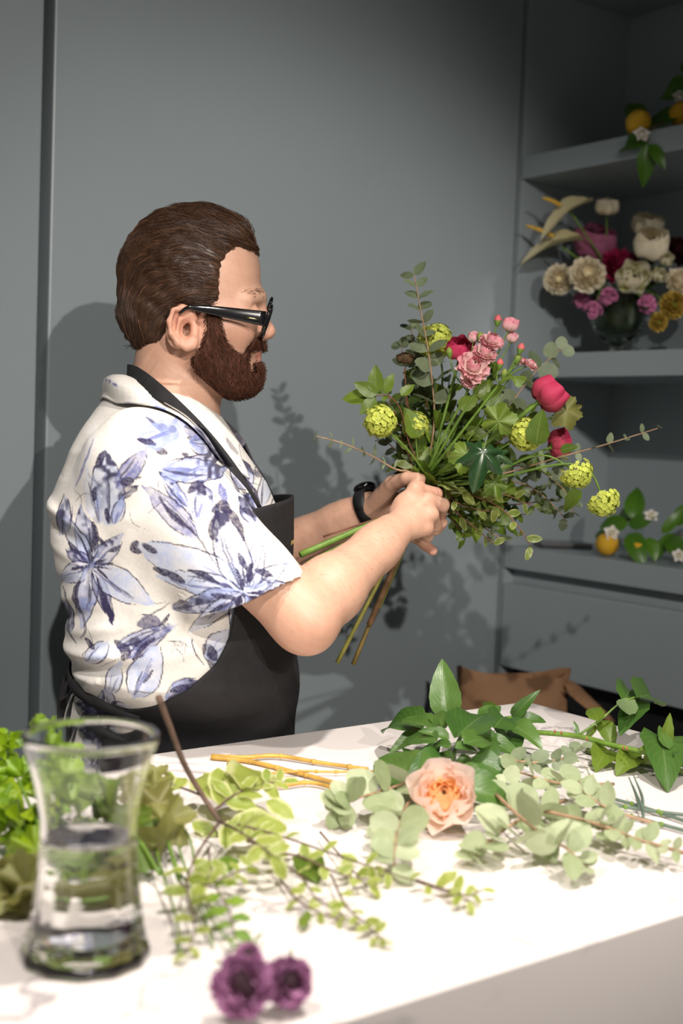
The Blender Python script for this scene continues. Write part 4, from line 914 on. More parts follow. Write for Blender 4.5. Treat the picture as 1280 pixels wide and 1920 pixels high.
def sprig_leaves(par, p, kind, m, n, size, f0=.3, f1=1.0, opp=False, ang=50, nrm=None, up=0.2, zmin=None, taper=.6, jit=.3, wid=1.0, droop=0.0):
    """leaves along a stem path p"""
    p = np.asarray(p); N = len(p); phase = RNG.uniform(0, 6)
    for k in range(n):
        f = f0+(f1-f0)*(k/max(1, n-1)); t = f*(N-1); i = min(N-2, int(t)); b = Vector((p[i]+(p[i+1]-p[i])*(t-i)).tolist()); T = Vector((p[i+1]-p[i]).tolist()).normalized()
        s = size*(1-(1-taper)*(k/max(1, n-1)))*RNG.uniform(.8, 1.15)
        sidev = T.cross(Vector(nrm) if nrm is not None else TOCAM+rv(.3)); sidev.normalize(); oth = T.cross(sidev)
        for q in ((0, 1) if opp else (0,)):
            a = (phase+k*(pi/2 if opp else 2.4)+q*pi); lat = sidev*cos(a)*1.0+oth*sin(a)*(.75 if nrm is None else .35)
            if nrm is not None and not opp: lat = sidev*(1 if k % 2 else -1)+oth*RNG.uniform(-.4, .4)
            aa = radians(ang+RNG.uniform(-14, 14)); d = T*cos(aa)+lat.normalized()*sin(aa)+rv(jit)*.5+Vector((0, 0, up-droop))
            nn = (Vector(nrm) if nrm is not None else TOCAM)*.8+rv(.55)+Vector((0, 0, .5)); leaf(par, kind, b, d, nn, s, m, wid, zmin=zmin)
def mat_petal(name, c0, c1, trans=.3, streak=.0):
    if name in MATS: return MATS[name]
    m, t, b = nt(name); uv = t.nodes.new('ShaderNodeUVMap'); uv.uv_map = 'UVMap'; sx = t.nodes.new('ShaderNodeSeparateXYZ'); L(t, uv.outputs[0], sx.inputs[0])
    r = t.nodes.new('ShaderNodeValToRGB'); r.color_ramp.elements[0].position = .15; r.color_ramp.elements[1].position = .95; r.color_ramp.elements[0].color = (*c0, 1); r.color_ramp.elements[1].color = (*c1, 1)
    oi = t.nodes.new('ShaderNodeObjectInfo'); ad = t.nodes.new('ShaderNodeMath'); ad.operation = 'MULTIPLY_ADD'; L(t, oi.outputs['Random'], ad.inputs[0]); ad.inputs[1].default_value = .35; L(t, sx.outputs[1], ad.inputs[2])
    sb = t.nodes.new('ShaderNodeMath'); sb.operation = 'SUBTRACT'; L(t, ad.outputs[0], sb.inputs[0]); sb.inputs[1].default_value = .15; L(t, sb.outputs[0], r.inputs['Fac'])
    L(t, r.outputs['Color'], b.inputs['Base Color']); b.inputs['Roughness'].default_value = .6; b.inputs['Specular IOR Level'].default_value = .25
    tr = t.nodes.new('ShaderNodeBsdfTranslucent'); L(t, r.outputs['Color'], tr.inputs['Color']); ms = t.nodes.new('ShaderNodeMixShader'); ms.inputs[0].default_value = trans
    L(t, b.outputs[0], ms.inputs[1]); L(t, tr.outputs[0], ms.inputs[2]); L(t, ms.outputs[0], t.nodes['Material Output'].inputs['Surface']); MATS[name] = m; return m
def sphere_me(name, r, sc=(1, 1, 1), seg=10, m=None):
    key = ('sph', name, r, sc)
    if key in LEAFC: return LEAFC[key]
    bm = bmesh.new(); bmesh.ops.create_uvsphere(bm, u_segments=seg, v_segments=max(6, seg-3), radius=r)
    for v in bm.verts: v.co = Vector((v.co.x*sc[0], v.co.y*sc[1], v.co.z*sc[2]))
    me = bpy.data.meshes.new(name); bm.to_mesh(me); bm.free(); me.polygons.foreach_set('use_smooth', [True]*len(me.polygons))
    if m: me.materials.append(m)
    LEAFC[key] = me; return me
def bloom(par, c, ax, R, m, layers, core, name='bloom'):
    """rosette: layers = (count, tilt deg, base radius, petal length, kind, material)"""
    ax = Vector([float(q) for q in ax]).normalized(); c = Vector([float(q) for q in c]); u = ax.orthogonal().normalized(); v = ax.cross(u)
    hd_ = obj(name, sphere_me('receptacle', round(R*.22, 4), (1, 1, 1.0), 10, core), None, par, Matrix.Translation(c))
    for li, (n, tilt, r0, ln, kind, mm) in enumerate(layers):
        for k in range(n):
            a = 2*pi*(k+RNG.uniform(-.2, .2))/n+li*1.1; rad = u*cos(a)+v*sin(a); t = radians(tilt+RNG.uniform(-7, 7)); d = ax*cos(t)+rad*sin(t); nn = ax*sin(t)-rad*cos(t)
            b = c+rad*r0*R-ax*.12*R; leaf(hd_, kind, b, d, nn, ln*R*RNG.uniform(.92, 1.08), mm or m, 1.0, 'petal')
    return hd_
def bud(par, c, ax, r, m, green, name='bud'):
    ax = Vector([float(q) for q in ax]).normalized(); q = ax.to_track_quat('Z', 'Y').to_matrix().to_4x4(); c = Vector([float(t) for t in c])
    pr = [(.02, -1.0), (.55, -.8), (.95, -.2), (1.0, .3), (.75, .9), (.35, 1.35), (.05, 1.45)]; key = ('bud', m.name)
    if key not in LEAFC:
        V, F = lathe(pr, 10); V = [(x*(1+.12*sin(3*atan2(y, x)+z*3)), y*(1+.12*sin(3*atan2(y, x)+z*3)), z) for x, y, z in V]; me = mesh('bud', V, F); me.materials.append(m); LEAFC[key] = me
        V, F = lathe([(.02, -1.9), (.30, -1.75), (.62, -1.3), (.72, -.95), (1.0, -.35), (.95, -.1)], 10); me = mesh('sepal', V, F); me.materials.append(green); LEAFC[('sep', m.name)] = me
    S = Matrix.Diagonal((r, r, r, 1)); o = obj(name, LEAFC[key], None, par, Matrix.Translation(c) @ q @ S); obj('sepal_cup', LEAFC[('sep', m.name)], None, o, Matrix.Translation(c) @ q @ S); return o
def snowball(par, c, R, m, seed, hemi=None, name='flower_head', n=270):
    r = random.Random(seed); V = []; F = []; C_ = []
    for k in range(n):
        z = 1-2*(k+.5)/n; a = k*2.39996; q = sqrt(max(0, 1-z*z)); nrm = Vector((q*cos(a), q*sin(a), z))
        if hemi is not None and nrm.dot(Vector(hemi)) < -.25: continue
        nrm = (nrm+Vector((r.uniform(-.1, .1), r.uniform(-.1, .1), r.uniform(-.1, .1)))).normalized(); cc = Vector([float(t) for t in c])+nrm*R*r.uniform(.84, 1.08); u = nrm.orthogonal().normalized(); v = nrm.cross(u); s = R*r.uniform(.14, .20); a0 = r.uniform(0, 6)
        br = r.uniform(.75, 1.2); base = (.62*br, .68*br, .13*br)
        for p_ in range(5):
            a1 = a0+p_*2*pi/5; d = u*cos(a1)+v*sin(a1); e = nrm.cross(d); o = len(V)
            V += [cc, cc+d*s*.6+e*s*.42+nrm*s*.12, cc+d*s*1.05+nrm*s*.1, cc+d*s*.6-e*s*.42+nrm*s*.12]; F.append((o, o+1, o+2, o+3)); C_ += [base]*4
        o = len(V); 
        V += [cc-nrm*s*.1, cc+nrm*s*.05+u*s*.2, cc+nrm*s*.05-u*s*.1+v*s*.17, cc+nrm*s*.05-u*s*.1-v*s*.17, Vector([float(t) for t in c])]; F += [(o+4, o+1, o+2), (o+4, o+2, o+3)]; C_ += [(.58, .64, .12)]*5
    return register(obj(name, mesh(name, [tuple(v) for v in V], F, False, col=np.array(C_)), m, par))
# plant materials
ML_ = dict(
    dark=mat_leaf('leaf_dark_green', (.036, .066, .012), (.095, .140, .022), (.12, .17, .06), .35, .38, .18),
    mid=mat_leaf('leaf_mid_green', (.085, .145, .012), (.17, .25, .028), (.26, .33, .08), .35, .40, .28),
    lime=mat_leaf('leaf_lime', (.12, .24, .015), (.26, .38, .03), (.32, .42, .10), .35, .45, .35),
    euc=mat_leaf('leaf_eucalyptus', (.14, .18, .10), (.24, .29, .165), (.30, .33, .20), .25, .55, .20, under=(.22, .27, .17)),
    eucp=mat_leaf('leaf_eucalyptus_pale', (.29, .36, .18), (.52, .57, .37), (.55, .57, .38), .25, .5, .36),
    pit=mat_leaf('leaf_variegated', (.12, .17, .028), (.22, .27, .05), (.30, .34, .12), .3, .42, .28, margin=(.33, .36, .12)),
    pitl=mat_leaf('leaf_variegated_light', (.24, .32, .04), (.38, .44, .09), (.46, .50, .18), .3, .45, .42, margin=(.56, .58, .26)),
    rose=mat_leaf('leaf_rose_glossy', (.034, .095, .014), (.085, .165, .030), (.17, .24, .09), .5, .36, .15, under=(.16, .23, .10), spec=.6),
    ivy=mat_leaf('leaf_ivy_glossy', (.016, .050, .016), (.030, .075, .022), (.12, .16, .08), .4, .24, .12, spec=.6),
    ger=mat_leaf('leaf_lobed_green', (.070, .130, .010), (.16, .235, .025), (.26, .35, .10), .55, .5, .30, under=(.15, .22, .08)),
    gerb=mat_leaf('leaf_lobed_bronze', (.16, .15, .035), (.26, .27, .07), (.32, .30, .12), .45, .5, .35),
    lemon=mat_leaf('leaf_lemon', (.045, .135, .008), (.09, .21, .012), (.12, .22, .05), .35, .36, .25),
    lett=mat_leaf('leaf_bright_ruffled', (.16, .33, .008), (.34, .47, .012), (.45, .52, .10), .3, .4, .4))
STG = mat('stem_green', (.12, .21, .03), .45, .4, noise=.2, nscale=60); STB = mat('stem_red_brown', (.16, .065, .035), .6, .3, noise=.25, nscale=70); STE = mat('stem_pinkish_tan', (.34, .22, .13), .55, .3, noise=.15, nscale=60)
STW = mat('twig_brown', (.12, .075, .055), .7, .3, noise=.3, nscale=80, bump=.4, bscale=150); STY = mat('stem_yellow_green', (.26, .24, .05), .5, .4, noise=.25, nscale=50); STO = mat('stem_ochre', (.50, .29, .055), .45, .4, noise=.22, nscale=45)
STD = mat('stem_blue_green', (.10, .145, .11), .5, .4, noise=.2, nscale=60)
VIB = mat_attr('viburnum_florets', .6, .2, trans=.3)
PK1 = mat_petal('petal_spray_pink', (.88, .68, .62), (.76, .30, .36)); PK2 = mat_petal('petal_pale_pink', (.86, .70, .62), (.84, .52, .52)); PKD = mat_petal('petal_deep_pink', (.50, .07, .11), (.58, .045, .12), .25)
BUDP = mat('bud_pink', (.55, .12, .12), .55, .3, noise=.45, nscale=220)

# ================================================================== BOUQUET IN THE HANDS
GB = 'cut stems held together in the hand-tied bouquet'
BY = 1.895
def bind(k=None):
    a = RNG.uniform(0, 2*pi); r = RNG.uniform(0, 9); return BW(789+r*cos(a), 940+r*sin(a)*.8, BY+RNG.uniform(-.008, .010))
HID = lambda: BW(RNG.uniform(680, 720), RNG.uniform(1030, 1085), RNG.uniform(1.90, 1.95))
def bstem(name, label, cat, way, r0, r1, m, tail=None, n=18, base_m=None):
    """a stem from its cut end through the hands to its tip"""
    b = bind(); tl = HID() if tail is None else BW(*tail); ex_ = [BW(798+RNG.uniform(-7, 7), 906+RNG.uniform(-5, 4), BY+RNG.uniform(-.008, .008))]
    if way[0][1] > 905 and way[0][0] > 815: ex_.append(BW(826, 898+RNG.uniform(-5, 8), (BY+way[0][2])/2))
    pts = [tl, b]+ex_+[BW(*q) for q in way]; th = thing(name, label, cat, b, GB); N = n+16; rr_ = np.linspace(r0, r1, N)
    p = spline(pts, N); q = np.stack([p@EX, p@EY, p[:, 2]], 1)
    for _ in range(10):
        d0, g = grad(body, q); mv = g*np.maximum(0, rr_*.8-d0)[:, None]; mv[:, 0] *= .6; q = q+mv; q[1:-1] = q[1:-1]*.7+(q[:-2]+q[2:])*.15 if _ < 7 else q[1:-1]
    p = toworld(q); k = int(np.argmin(((p-b)**2).sum(1)))
    if base_m is None: V, F = tube(p, rr_, 6); register(obj('stem', mesh('stem', V, F), m, th), None, False)
    else:
        V, F = tube(p[:k+1], r0, 6); register(obj('stem_base', mesh('stem_base', V, F), base_m, th), None, False); V, F = tube(p[k:], np.linspace(r0, r1, N-k), 6); register(obj('stem', mesh('stem', V, F), m, th), None, False)
    return th, p
def eu(label, way, size, n, kind='round', f0=.4, m='euc', stm=None, ang=60, opp=True, tail=None, jit=.3):
    th, p = bstem('eucalyptus_sprig', label, 'foliage', way, .0022, .0008, stm or STE, tail); sprig_leaves(th, p, kind, ML_[m], n, size, f0, 1.0, opp, ang, None, .05, jit=jit); return th
eu('eucalyptus sprig of paired oval leaves standing tallest from the bouquet', [(815, 800, 1.91), (806, 680, 1.90), (790, 590, 1.89), (776, 515, 1.885)], .037, 10, 'oval', .56, ang=62)
eu('thin eucalyptus sprig with tiny narrow leaves reaching back towards the person', [(755, 890, 1.87), (700, 856, 1.86), (640, 830, 1.85), (592, 818, 1.845)], .019, 9, 'lance', .55, ang=75)
eu('long eucalyptus sprig of small oval leaves stretching towards the cabinet shelves', [(900, 900, 1.90), (1030, 862, 1.89), (1130, 835, 1.88), (1236, 802, 1.87)], .021, 10, 'oval', .55, ang=75)
eu('eucalyptus sprig with big rounded leaves beside the topmost rosebuds', [(930, 790, 1.97), (1000, 700, 1.99), (1052, 655, 2.0)], .036, 5, 'round', .66)
eu('shadowed eucalyptus sprig behind the upper snowball viburnum head', [(805, 790, 1.96), (785, 690, 1.98), (770, 615, 1.985)], .033, 7, 'round', .55)
eu('grey eucalyptus sprig hanging below the lime viburnum pair', [(900, 900, 1.94), (980, 905, 1.945), (1030, 940, 1.94), (1058, 972, 1.935)], .034, 7, 'oval', .5)
eu('grey eucalyptus sprig low at the underside of the bouquet', [(880, 910, 1.96), (960, 880, 1.98), (1040, 890, 1.98)], .032, 7, 'round', .45)
eu('eucalyptus sprig tucked close above the gripping thumbs', [(770, 880, 1.93), (748, 850, 1.95), (715, 820, 1.96)], .026, 6, 'oval', .62)
# snowball viburnum
def vib(label, c, Rpx, way, seed, leafs=(), hemi=None, tail=None, r=.0018):
    th, p = bstem('snowball_viburnum', label, 'flower', way+[c], r*1.2, r*.8, STG, tail); cc = BW(*c); snowball(th, cc, Rpx*c[2]/FPX, VIB, seed, hemi)
    for a, b, wd in leafs: leaf2(th, 'rose', BW(*a), BW(*b), TOCAM+rv(.45)+Vector((0, 0, .3)), ML_['ger'], wd*1.25)
vib('lime snowball viburnum head nearest the chest of the person', (712, 790, 1.83), 30, [(770, 850, 1.87), (735, 815, 1.85)], 1, [((735, 800, 1.85), (688, 772, 1.86), .9)])
vib('lime snowball viburnum head behind the tallest eucalyptus sprig', (816, 640, 1.94), 33, [(820, 800, 1.92), (830, 700, 1.93)], 2)
vib('small lime viburnum head half hidden by a lobed leaf', (778, 797, 1.885), 24, [(785, 880, 1.89)], 3, [((785, 820, 1.87), (762, 765, 1.86), .9)])
vib('lime snowball viburnum head below the deep pink bloom', (986, 815, 1.84), 31, [(860, 890, 1.87), (930, 845, 1.85)], 4, [((1005, 835, 1.81), (1012, 770, 1.80), .85)])
vib('lime snowball viburnum head at the base of the long eucalyptus sprig', (1080, 886, 1.83), 30, [(900, 900, 1.87), (1010, 850, 1.84)], 5, [((1050, 845, 1.84), (1082, 835, 1.83), .8)], (0.1, -.5, -.8))
vib('lime snowball viburnum head hanging lowest and farthest from the hands', (1130, 938, 1.82), 30, [(900, 905, 1.87), (1040, 870, 1.83), (1105, 880, 1.82)], 6, [((1090, 920, 1.82), (1050, 955, 1.83), .7)], (0.1, -.5, -.8))
# spray roses
def halfopen(th, c, ax, r):
    bloom(th, c, ax, r*1.5, PK1, [(3, 4, .05, 1.1, 'petal_cup', PK1), (4, 9, .2, 1.2, 'petal_cup', PK2), (5, 20, .26, 1.15, 'petal_cup', PK1)], STG)
def spray(label, main, buds, blooms, tail=None, r=.0034, st=STG):
    th, p = bstem('spray_rose', label, 'flower', main, r, r*.42, STG, tail, base_m=None if st is STG else st); fork = BW(*main[-2]); q0 = BW(*main[-1])
    for i, (c, rr, green) in enumerate(buds):
        cc = BW(*c); mid = (fork*.35+cc*.65)+np.array([0, 0, -.006]); stem(th, [p[-5], mid, cc], .0013, .0009, STG, 8, 5, 'side_stem'); d = cc-mid; halfopen(th, cc, d+np.array([0, 0, .02]), rr) if rr > .0085 and not green else bud(th, cc, d+np.array([0, 0, .02]), rr*.66, BUDP if not green else mat('bud_green', (.20, .25, .05), .5, .3, noise=.3, nscale=150), STG)
    for c, Rp, dirn in blooms:
        cc = BW(*c); R = Rp*c[2]/FPX; stem(th, [p[-5], (p[-5]+cc)/2+np.array([0, 0, .004]), cc], .0014, .001, STG, 8, 5, 'side_stem')
        bloom(th, cc, dirn, R, PK1, [(4, 8, .05, .75, 'petal_cup', PK2), (5, 22, .12, .85, 'petal_cup', PK1), (7, 42, .18, .9, 'petal_ruffle', PK2), (8, 64, .22, .95, 'petal_ruffle', PK1), (7, 88, .25, .92, 'petal_ruffle', PK2)], STG)
    leaf2(th, 'rose', p[-9], p[-9]+np.array([.02, -.02, .02]), TOCAM, ML_['mid'], 1)
spray('spray rose stem topped by the highest red-tipped buds', [(840, 820, 1.86), (900, 720, 1.845), (925, 660, 1.84)], [((933, 600, 1.84), 0.0081, 0), ((953, 618, 1.835), 0.0111, 0), ((957, 640, 1.845), 0.0088, 0), ((930, 652, 1.83), 0.0091, 0), ((900, 632, 1.84), 0.0078, 1)], [((921, 640, 1.83), 20, (-.2, -.5, .8))], tail=(632, 1243, 1.86), st=STY)
spray('spray rose stem carrying the widest ruffled pink bloom', [(825, 830, 1.86), (868, 750, 1.85), (885, 715, 1.845)], [((842, 660, 1.85), 0.0075, 1), ((887, 640, 1.85), 0.0088, 0)], [((886, 688, 1.82), 28, (-.35, -.75, .45)), ((908, 662, 1.825), 21, (-.2, -.6, .7)), ((880, 712, 1.825), 15, (-.5, -.7, -.2))], tail=(662, 1246, 1.875), st=mat('stem_brown_yellow', (.19, .13, .035), .5, .4, noise=.35, nscale=40))
spray('spray rose stem with small buds leaning over the deep pink bloom', [(850, 830, 1.85), (920, 740, 1.83), (960, 690, 1.825)], [((976, 653, 1.82), 0.0081, 0), ((970, 672, 1.825), 0.0078, 1), ((945, 700, 1.82), 0.0072, 1), ((937, 682, 1.83), 0.0078, 0)], [((994, 684, 1.82), 13, (.2, -.5, .7)), ((980, 678, 1.83), 10, (.0, -.5, .8))], tail=(575, 1056, 1.82))
# deep pink garden roses
def garden(label, c, Rp, dirn, way, tail=None, r=.003):
    th, p = bstem('garden_rose', label, 'flower', way+[c], r, r*.7, STG, tail); cc = BW(*c); R = Rp*c[2]/FPX
    bloom(th, cc, dirn, R, PKD, [(4, 4, .10, .95, 'petal_cup', PK1), (5, 10, .25, 1.15, 'petal_cup', PKD), (6, 16, .42, 1.35, 'petal_cup', PKD), (6, 24, .5, 1.4, 'petal_cup', PKD)], STG)
    for k in range(3): leaf(th, 'lance', cc-np.array(Vector(dirn).normalized())*R*.2, -Vector(dirn)*.3+rv(.8), dirn, R*.7, STG if False else ML_['mid'], 1, 'sepal')
garden('deep pink cup-shaped garden rose on the side near the shelves', (1012, 752, 1.83), 36, (.62, -.42, .62), [(860, 870, 1.87), (950, 800, 1.84)], tail=(563, 1040, 1.79), r=.0048)
garden('deep pink rose tucked behind the ruffled spray rose', (862, 668, 1.89), 26, (-.3, -.4, .8), [(822, 820, 1.89)])
garden('deep pink rose mostly hidden behind a viburnum head', (1035, 838, 1.90), 26, (.8, -.3, .3), [(900, 890, 1.90)])
# lobed leaves and glossy leaves in front
def bleaf(label, kind, m, a, b, wd, way, nrm=None, name='leafy_sprig'):
    A_, B_ = BW(*a), BW(*b); B_ = A_+(B_-A_)*(.78 if kind == 'lobed' else 1.0); th, p = bstem(name, label, 'foliage', way+[a], .0012, .0009, STG); leaf2(th, kind, A_, B_, nrm or (TOCAM+Vector((0, 0, .25))+rv(.2)), ML_[m], wd)
bleaf('ruffled lobed green leaf in front of the flower stems', 'lobed', 'ger', (932, 795, 1.80), (948, 742, 1.79), 1.1, [(850, 870, 1.85)], name='geranium_sprig')
bleaf('ruffled lobed green leaf just above the knuckles', 'lobed', 'ger', (876, 848, 1.80), (858, 900, 1.79), 1.0, [(830, 880, 1.85)], name='geranium_sprig')
bleaf('dark glossy ivy-like leaf with a bright sheen beside the hands', 'ivy', 'ivy', (908, 838, 1.79), (888, 922, 1.775), .95, [(840, 880, 1.85)], (-.5, -.75, .5), name='ivy_sprig')
bleaf('dark glossy ivy-like leaf turned towards the shelves', 'ivy', 'ivy', (930, 850, 1.80), (965, 870, 1.80), .9, [(860, 890, 1.85)], name='ivy_sprig')
bleaf('lobed leaf lying flat over the deep pink bloom', 'lobed', 'ger', (958, 705, 1.81), (1012, 712, 1.80), .7, [(860, 850, 1.85), (920, 760, 1.82)], (-.2, -.3, 1), name='geranium_sprig')
bleaf('bronze-tinged lobed leaf at the outer edge by the shelves', 'lobed', 'gerb', (1060, 765, 1.85), (1080, 820, 1.85), 1.0, [(900, 860, 1.88), (1000, 800, 1.86)], name='geranium_sprig')
bleaf('second bronze-tinged leaf curling above the outer edge', 'lobed', 'gerb', (1068, 770, 1.87), (1098, 755, 1.87), .8, [(900, 860, 1.88), (1000, 800, 1.86)], name='geranium_sprig')
bleaf('lobed green leaf low between the ivy and the fingers', 'lobed', 'ger', (925, 900, 1.82), (940, 945, 1.81), .9, [(860, 910, 1.86)], name='geranium_sprig')
# variegated pittosporum
def pit(label, way, n, size, f0=.45, m='pit', extra=(), tail=None):
    th, p = bstem('pittosporum_sprig', label, 'foliage', way, .0016, .0007, STB, tail); sprig_leaves(th, p, 'pitto', ML_[m], n, size, f0, 1.0, False, 58, None, .1)
    for a, b in extra: leaf2(th, 'ovate', BW(*a), BW(*b), TOCAM+rv(.4)+Vector((0, 0, .4)), ML_['mid' if m != 'pit' else m], 1.0)
pit('glossy sprig of broad green leaves pointing at the beard', [(765, 830, 1.87), (752, 768, 1.85), (728, 742, 1.84), (706, 742, 1.835)], 3, .02, .85, 'mid', [((706, 740, 1.835), (664, 716, 1.83)), ((706, 738, 1.835), (700, 684, 1.83)), ((718, 738, 1.835), (736, 700, 1.83)), ((704, 746, 1.835), (676, 778, 1.83)), ((700, 744, 1.84), (640, 742, 1.85)), ((752, 742, 1.84), (775, 718, 1.85))])
pit('variegated pittosporum sprig trailing below towards the phone', [(870, 925, 1.87), (930, 945, 1.85), (970, 985, 1.84), (995, 1025, 1.835)], 12, .032, .40)
pit('variegated pittosporum sprig drooping under the fingers', [(850, 955, 1.90), (885, 985, 1.90), (925, 1020, 1.895)], 11, .029, .35)
pit('dense variegated pittosporum sprig on the underside of the bouquet', [(860, 950, 1.93), (900, 965, 1.94), (905, 990, 1.94)], 15, .031, .35)
pit('variegated pittosporum sprig between the ivy and the grey eucalyptus', [(880, 930, 1.91), (940, 925, 1.91), (1000, 950, 1.90)], 13, .030, .4)
pit('dark variegated sprig hanging straight below the bouquet', [(840, 960, 1.92), (860, 990, 1.925), (872, 1012, 1.92)], 15, .028, .3, 'mid')
pit('leafy sprig spreading under the ivy leaf', [(850, 940, 1.88), (895, 955, 1.87), (935, 962, 1.865)], 14, .028, .3)
pit('dark leafy sprig spreading below the grey eucalyptus', [(870, 940, 1.95), (930, 960, 1.96), (985, 965, 1.96)], 15, .030, .3, 'mid')
pit('short variegated sprig poking out beside the thumb', [(780, 890, 1.89), (765, 850, 1.90), (752, 815, 1.91)], 8, .027, .62)
# darker foliage stems filling the middle
FILL = [((800, 700, 1.95), 'green foliage stem behind the tallest eucalyptus'), ((842, 715, 1.97), 'green foliage stem behind the left rose buds'), ((760, 745, 1.95), 'green foliage stem beside the seed pod'), ((905, 750, 1.97), 'green foliage stem behind the ruffled pink bloom'),
        ((960, 790, 1.95), 'green foliage stem behind the deep pink bloom'), ((985, 860, 1.95), 'green foliage stem beneath the shelf-side viburnum'), ((930, 850, 1.98), 'green foliage stem deep in the middle of the bouquet'), ((870, 800, 1.99), 'green foliage stem at the back of the bouquet'),
        ((760, 830, 1.96), 'green foliage stem behind the small viburnum head'), ((880, 975, 1.96), 'green foliage stem hanging behind the fingers'), ((960, 930, 1.97), 'green foliage stem at the lower back of the bouquet'), ((835, 850, 1.93), 'short green foliage stem close over the grip'), ((740, 770, 1.92), 'green foliage stem below the beard-side sprig'), ((930, 700, 1.93), 'green foliage stem between the rosebuds and the deep pink bloom'), ((990, 780, 1.90), 'green foliage stem just behind the lime viburnum'), ((875, 760, 1.90), 'green foliage stem under the ruffled bloom'), ((830, 790, 1.92), 'green foliage stem crossing the middle stems'), ((900, 900, 1.92), 'green foliage stem under the ivy leaf'), ((1010, 920, 1.95), 'green foliage stem above the lowest grey eucalyptus')]
FILL += [((800, 645, 1.97), 'leafy stem rising behind the upper viburnum'), ((725, 725, 1.93), 'leafy stem behind the beard-side sprig'), ((1045, 860, 1.96), 'leafy stem behind the outermost deep pink rose'), ((1050, 935, 1.97), 'leafy stem behind the lowest eucalyptus'), ((950, 985, 1.93), 'leafy stem hanging at the underside'), ((780, 720, 1.99), 'leafy stem far at the back by the wall')]
for i, (c, lab) in enumerate(FILL):
    mid = ((789+c[0])/2+RNG.uniform(-10, 10), (940+c[1])/2+10, (BY+c[2])/2+.01); th, p = bstem('foliage_sprig', lab, 'foliage', [mid, c], .0018, .0009, STG if i % 2 else STB); sprig_leaves(th, p, ('ovate', 'rose', 'ovate')[i % 3], ML_[('dark', 'mid', 'dark', 'mid', 'ger')[i % 5]], 18, .048, .47, 1.0, False, 60, None, .1)
# dry seed pod
th, p = bstem('dried_scabious', 'dry brown seed pod on a thin stem above the green leaves', 'seed pod', [(775, 830, 1.92), (762, 740, 1.91), (758, 690, 1.905)], .0014, .001, STB)
bloom(th, BW(758, 678, 1.905), (-.2, -.3, .9), .012, STB, [(6, 20, .3, 1.2, 'petal_cup', mat_petal('pod_brown', (.06, .035, .015), (.13, .08, .04))), (6, 55, .35, 1.2, 'petal_cup', MATS['pod_brown'])], STB, 'seed_pod')
# bare cut stems whose heads are hidden
eu('grey eucalyptus sprig fanning behind the viburnum pair', [(900, 890, 1.95), (990, 870, 1.96), (1060, 920, 1.95), (1075, 960, 1.945)], .036, 8, 'oval', .42)
eu('eucalyptus sprig curving up behind the seed pod', [(790, 840, 1.95), (770, 740, 1.97), (752, 650, 1.975)], .034, 8, 'round', .45)
eu('eucalyptus sprig drooping behind the fingers', [(850, 960, 1.93), (900, 985, 1.93), (940, 1010, 1.92)], .028, 8, 'oval', .35)
for lab, tail, m, r in (('brown woody cut stem below the wrist', (692, 1172, 1.87), mat('stem_bark_brown', (.15, .08, .035), .7, .3, noise=.4, nscale=60), .0046), ('dark green cut stem below the wrist', (708, 1140, 1.88), mat('stem_mottled_green', (.13, .14, .025), .5, .4, noise=.5, nscale=40), .0050), ('thin dark twig lying along the thick green stem', (606, 1006, 1.84), STB, .0016)):
    th, p = bstem('cut_stalk', lab, 'stem', [(830, 870, 1.90), (845, 840, 1.91)], r, r*.6, m, tail)
# ================================================================== THINGS ON THE COUNTER
def T(a, b, h=.006): return PZ(a, b, TZ+h)
GT = 'cut stems lying on the marble counter'
def tstem(name, label, cat, way, r0, r1, m, n=18, group=GT):
    pts = [T(*q) for q in way]; th = thing(name, label, cat, pts[0], group); p = stem(th, pts, r0, r1, m, n); return th, p
UPN = (0, 0, 1)
CAMUP = (-.35, -.5, .75)
# peach garden rose with large glossy leaves
PE0 = mat_petal('petal_peach_heart', (.96, .50, .17), (.97, .66, .36), .5); PE1 = mat_petal('petal_peach_outer', (.95, .72, .54), (.95, .80, .73), .5)
th, p = tstem('garden_rose', 'open peach garden rose with large glossy dark leaves on the counter', 'flower', [(832, 1490, .03), (845, 1440, .022), (855, 1400, .02), (880, 1368, .02), (960, 1345, .015), (1010, 1352, .012)], .0028, .0032, STG, group=None)
rc = T(829, 1497, .036); RR = .0285
bloom(th, rc, (-.42, -.58, .70), RR, PE0, [(5, 4, .05, .50, 'petal_cup', PE0), (7, 11, .13, .58, 'petal_cup', PE0), (8, 19, .23, .66, 'petal_cup', PE0), (8, 29, .32, .74, 'petal_cup', PE0), (6, 42, .36, .92, 'petal_cup', PE1), (5, 58, .38, 1.16, 'petal_cup', PE1), (5, 74, .38, 1.26, 'petal_cup', PE1)], STG)
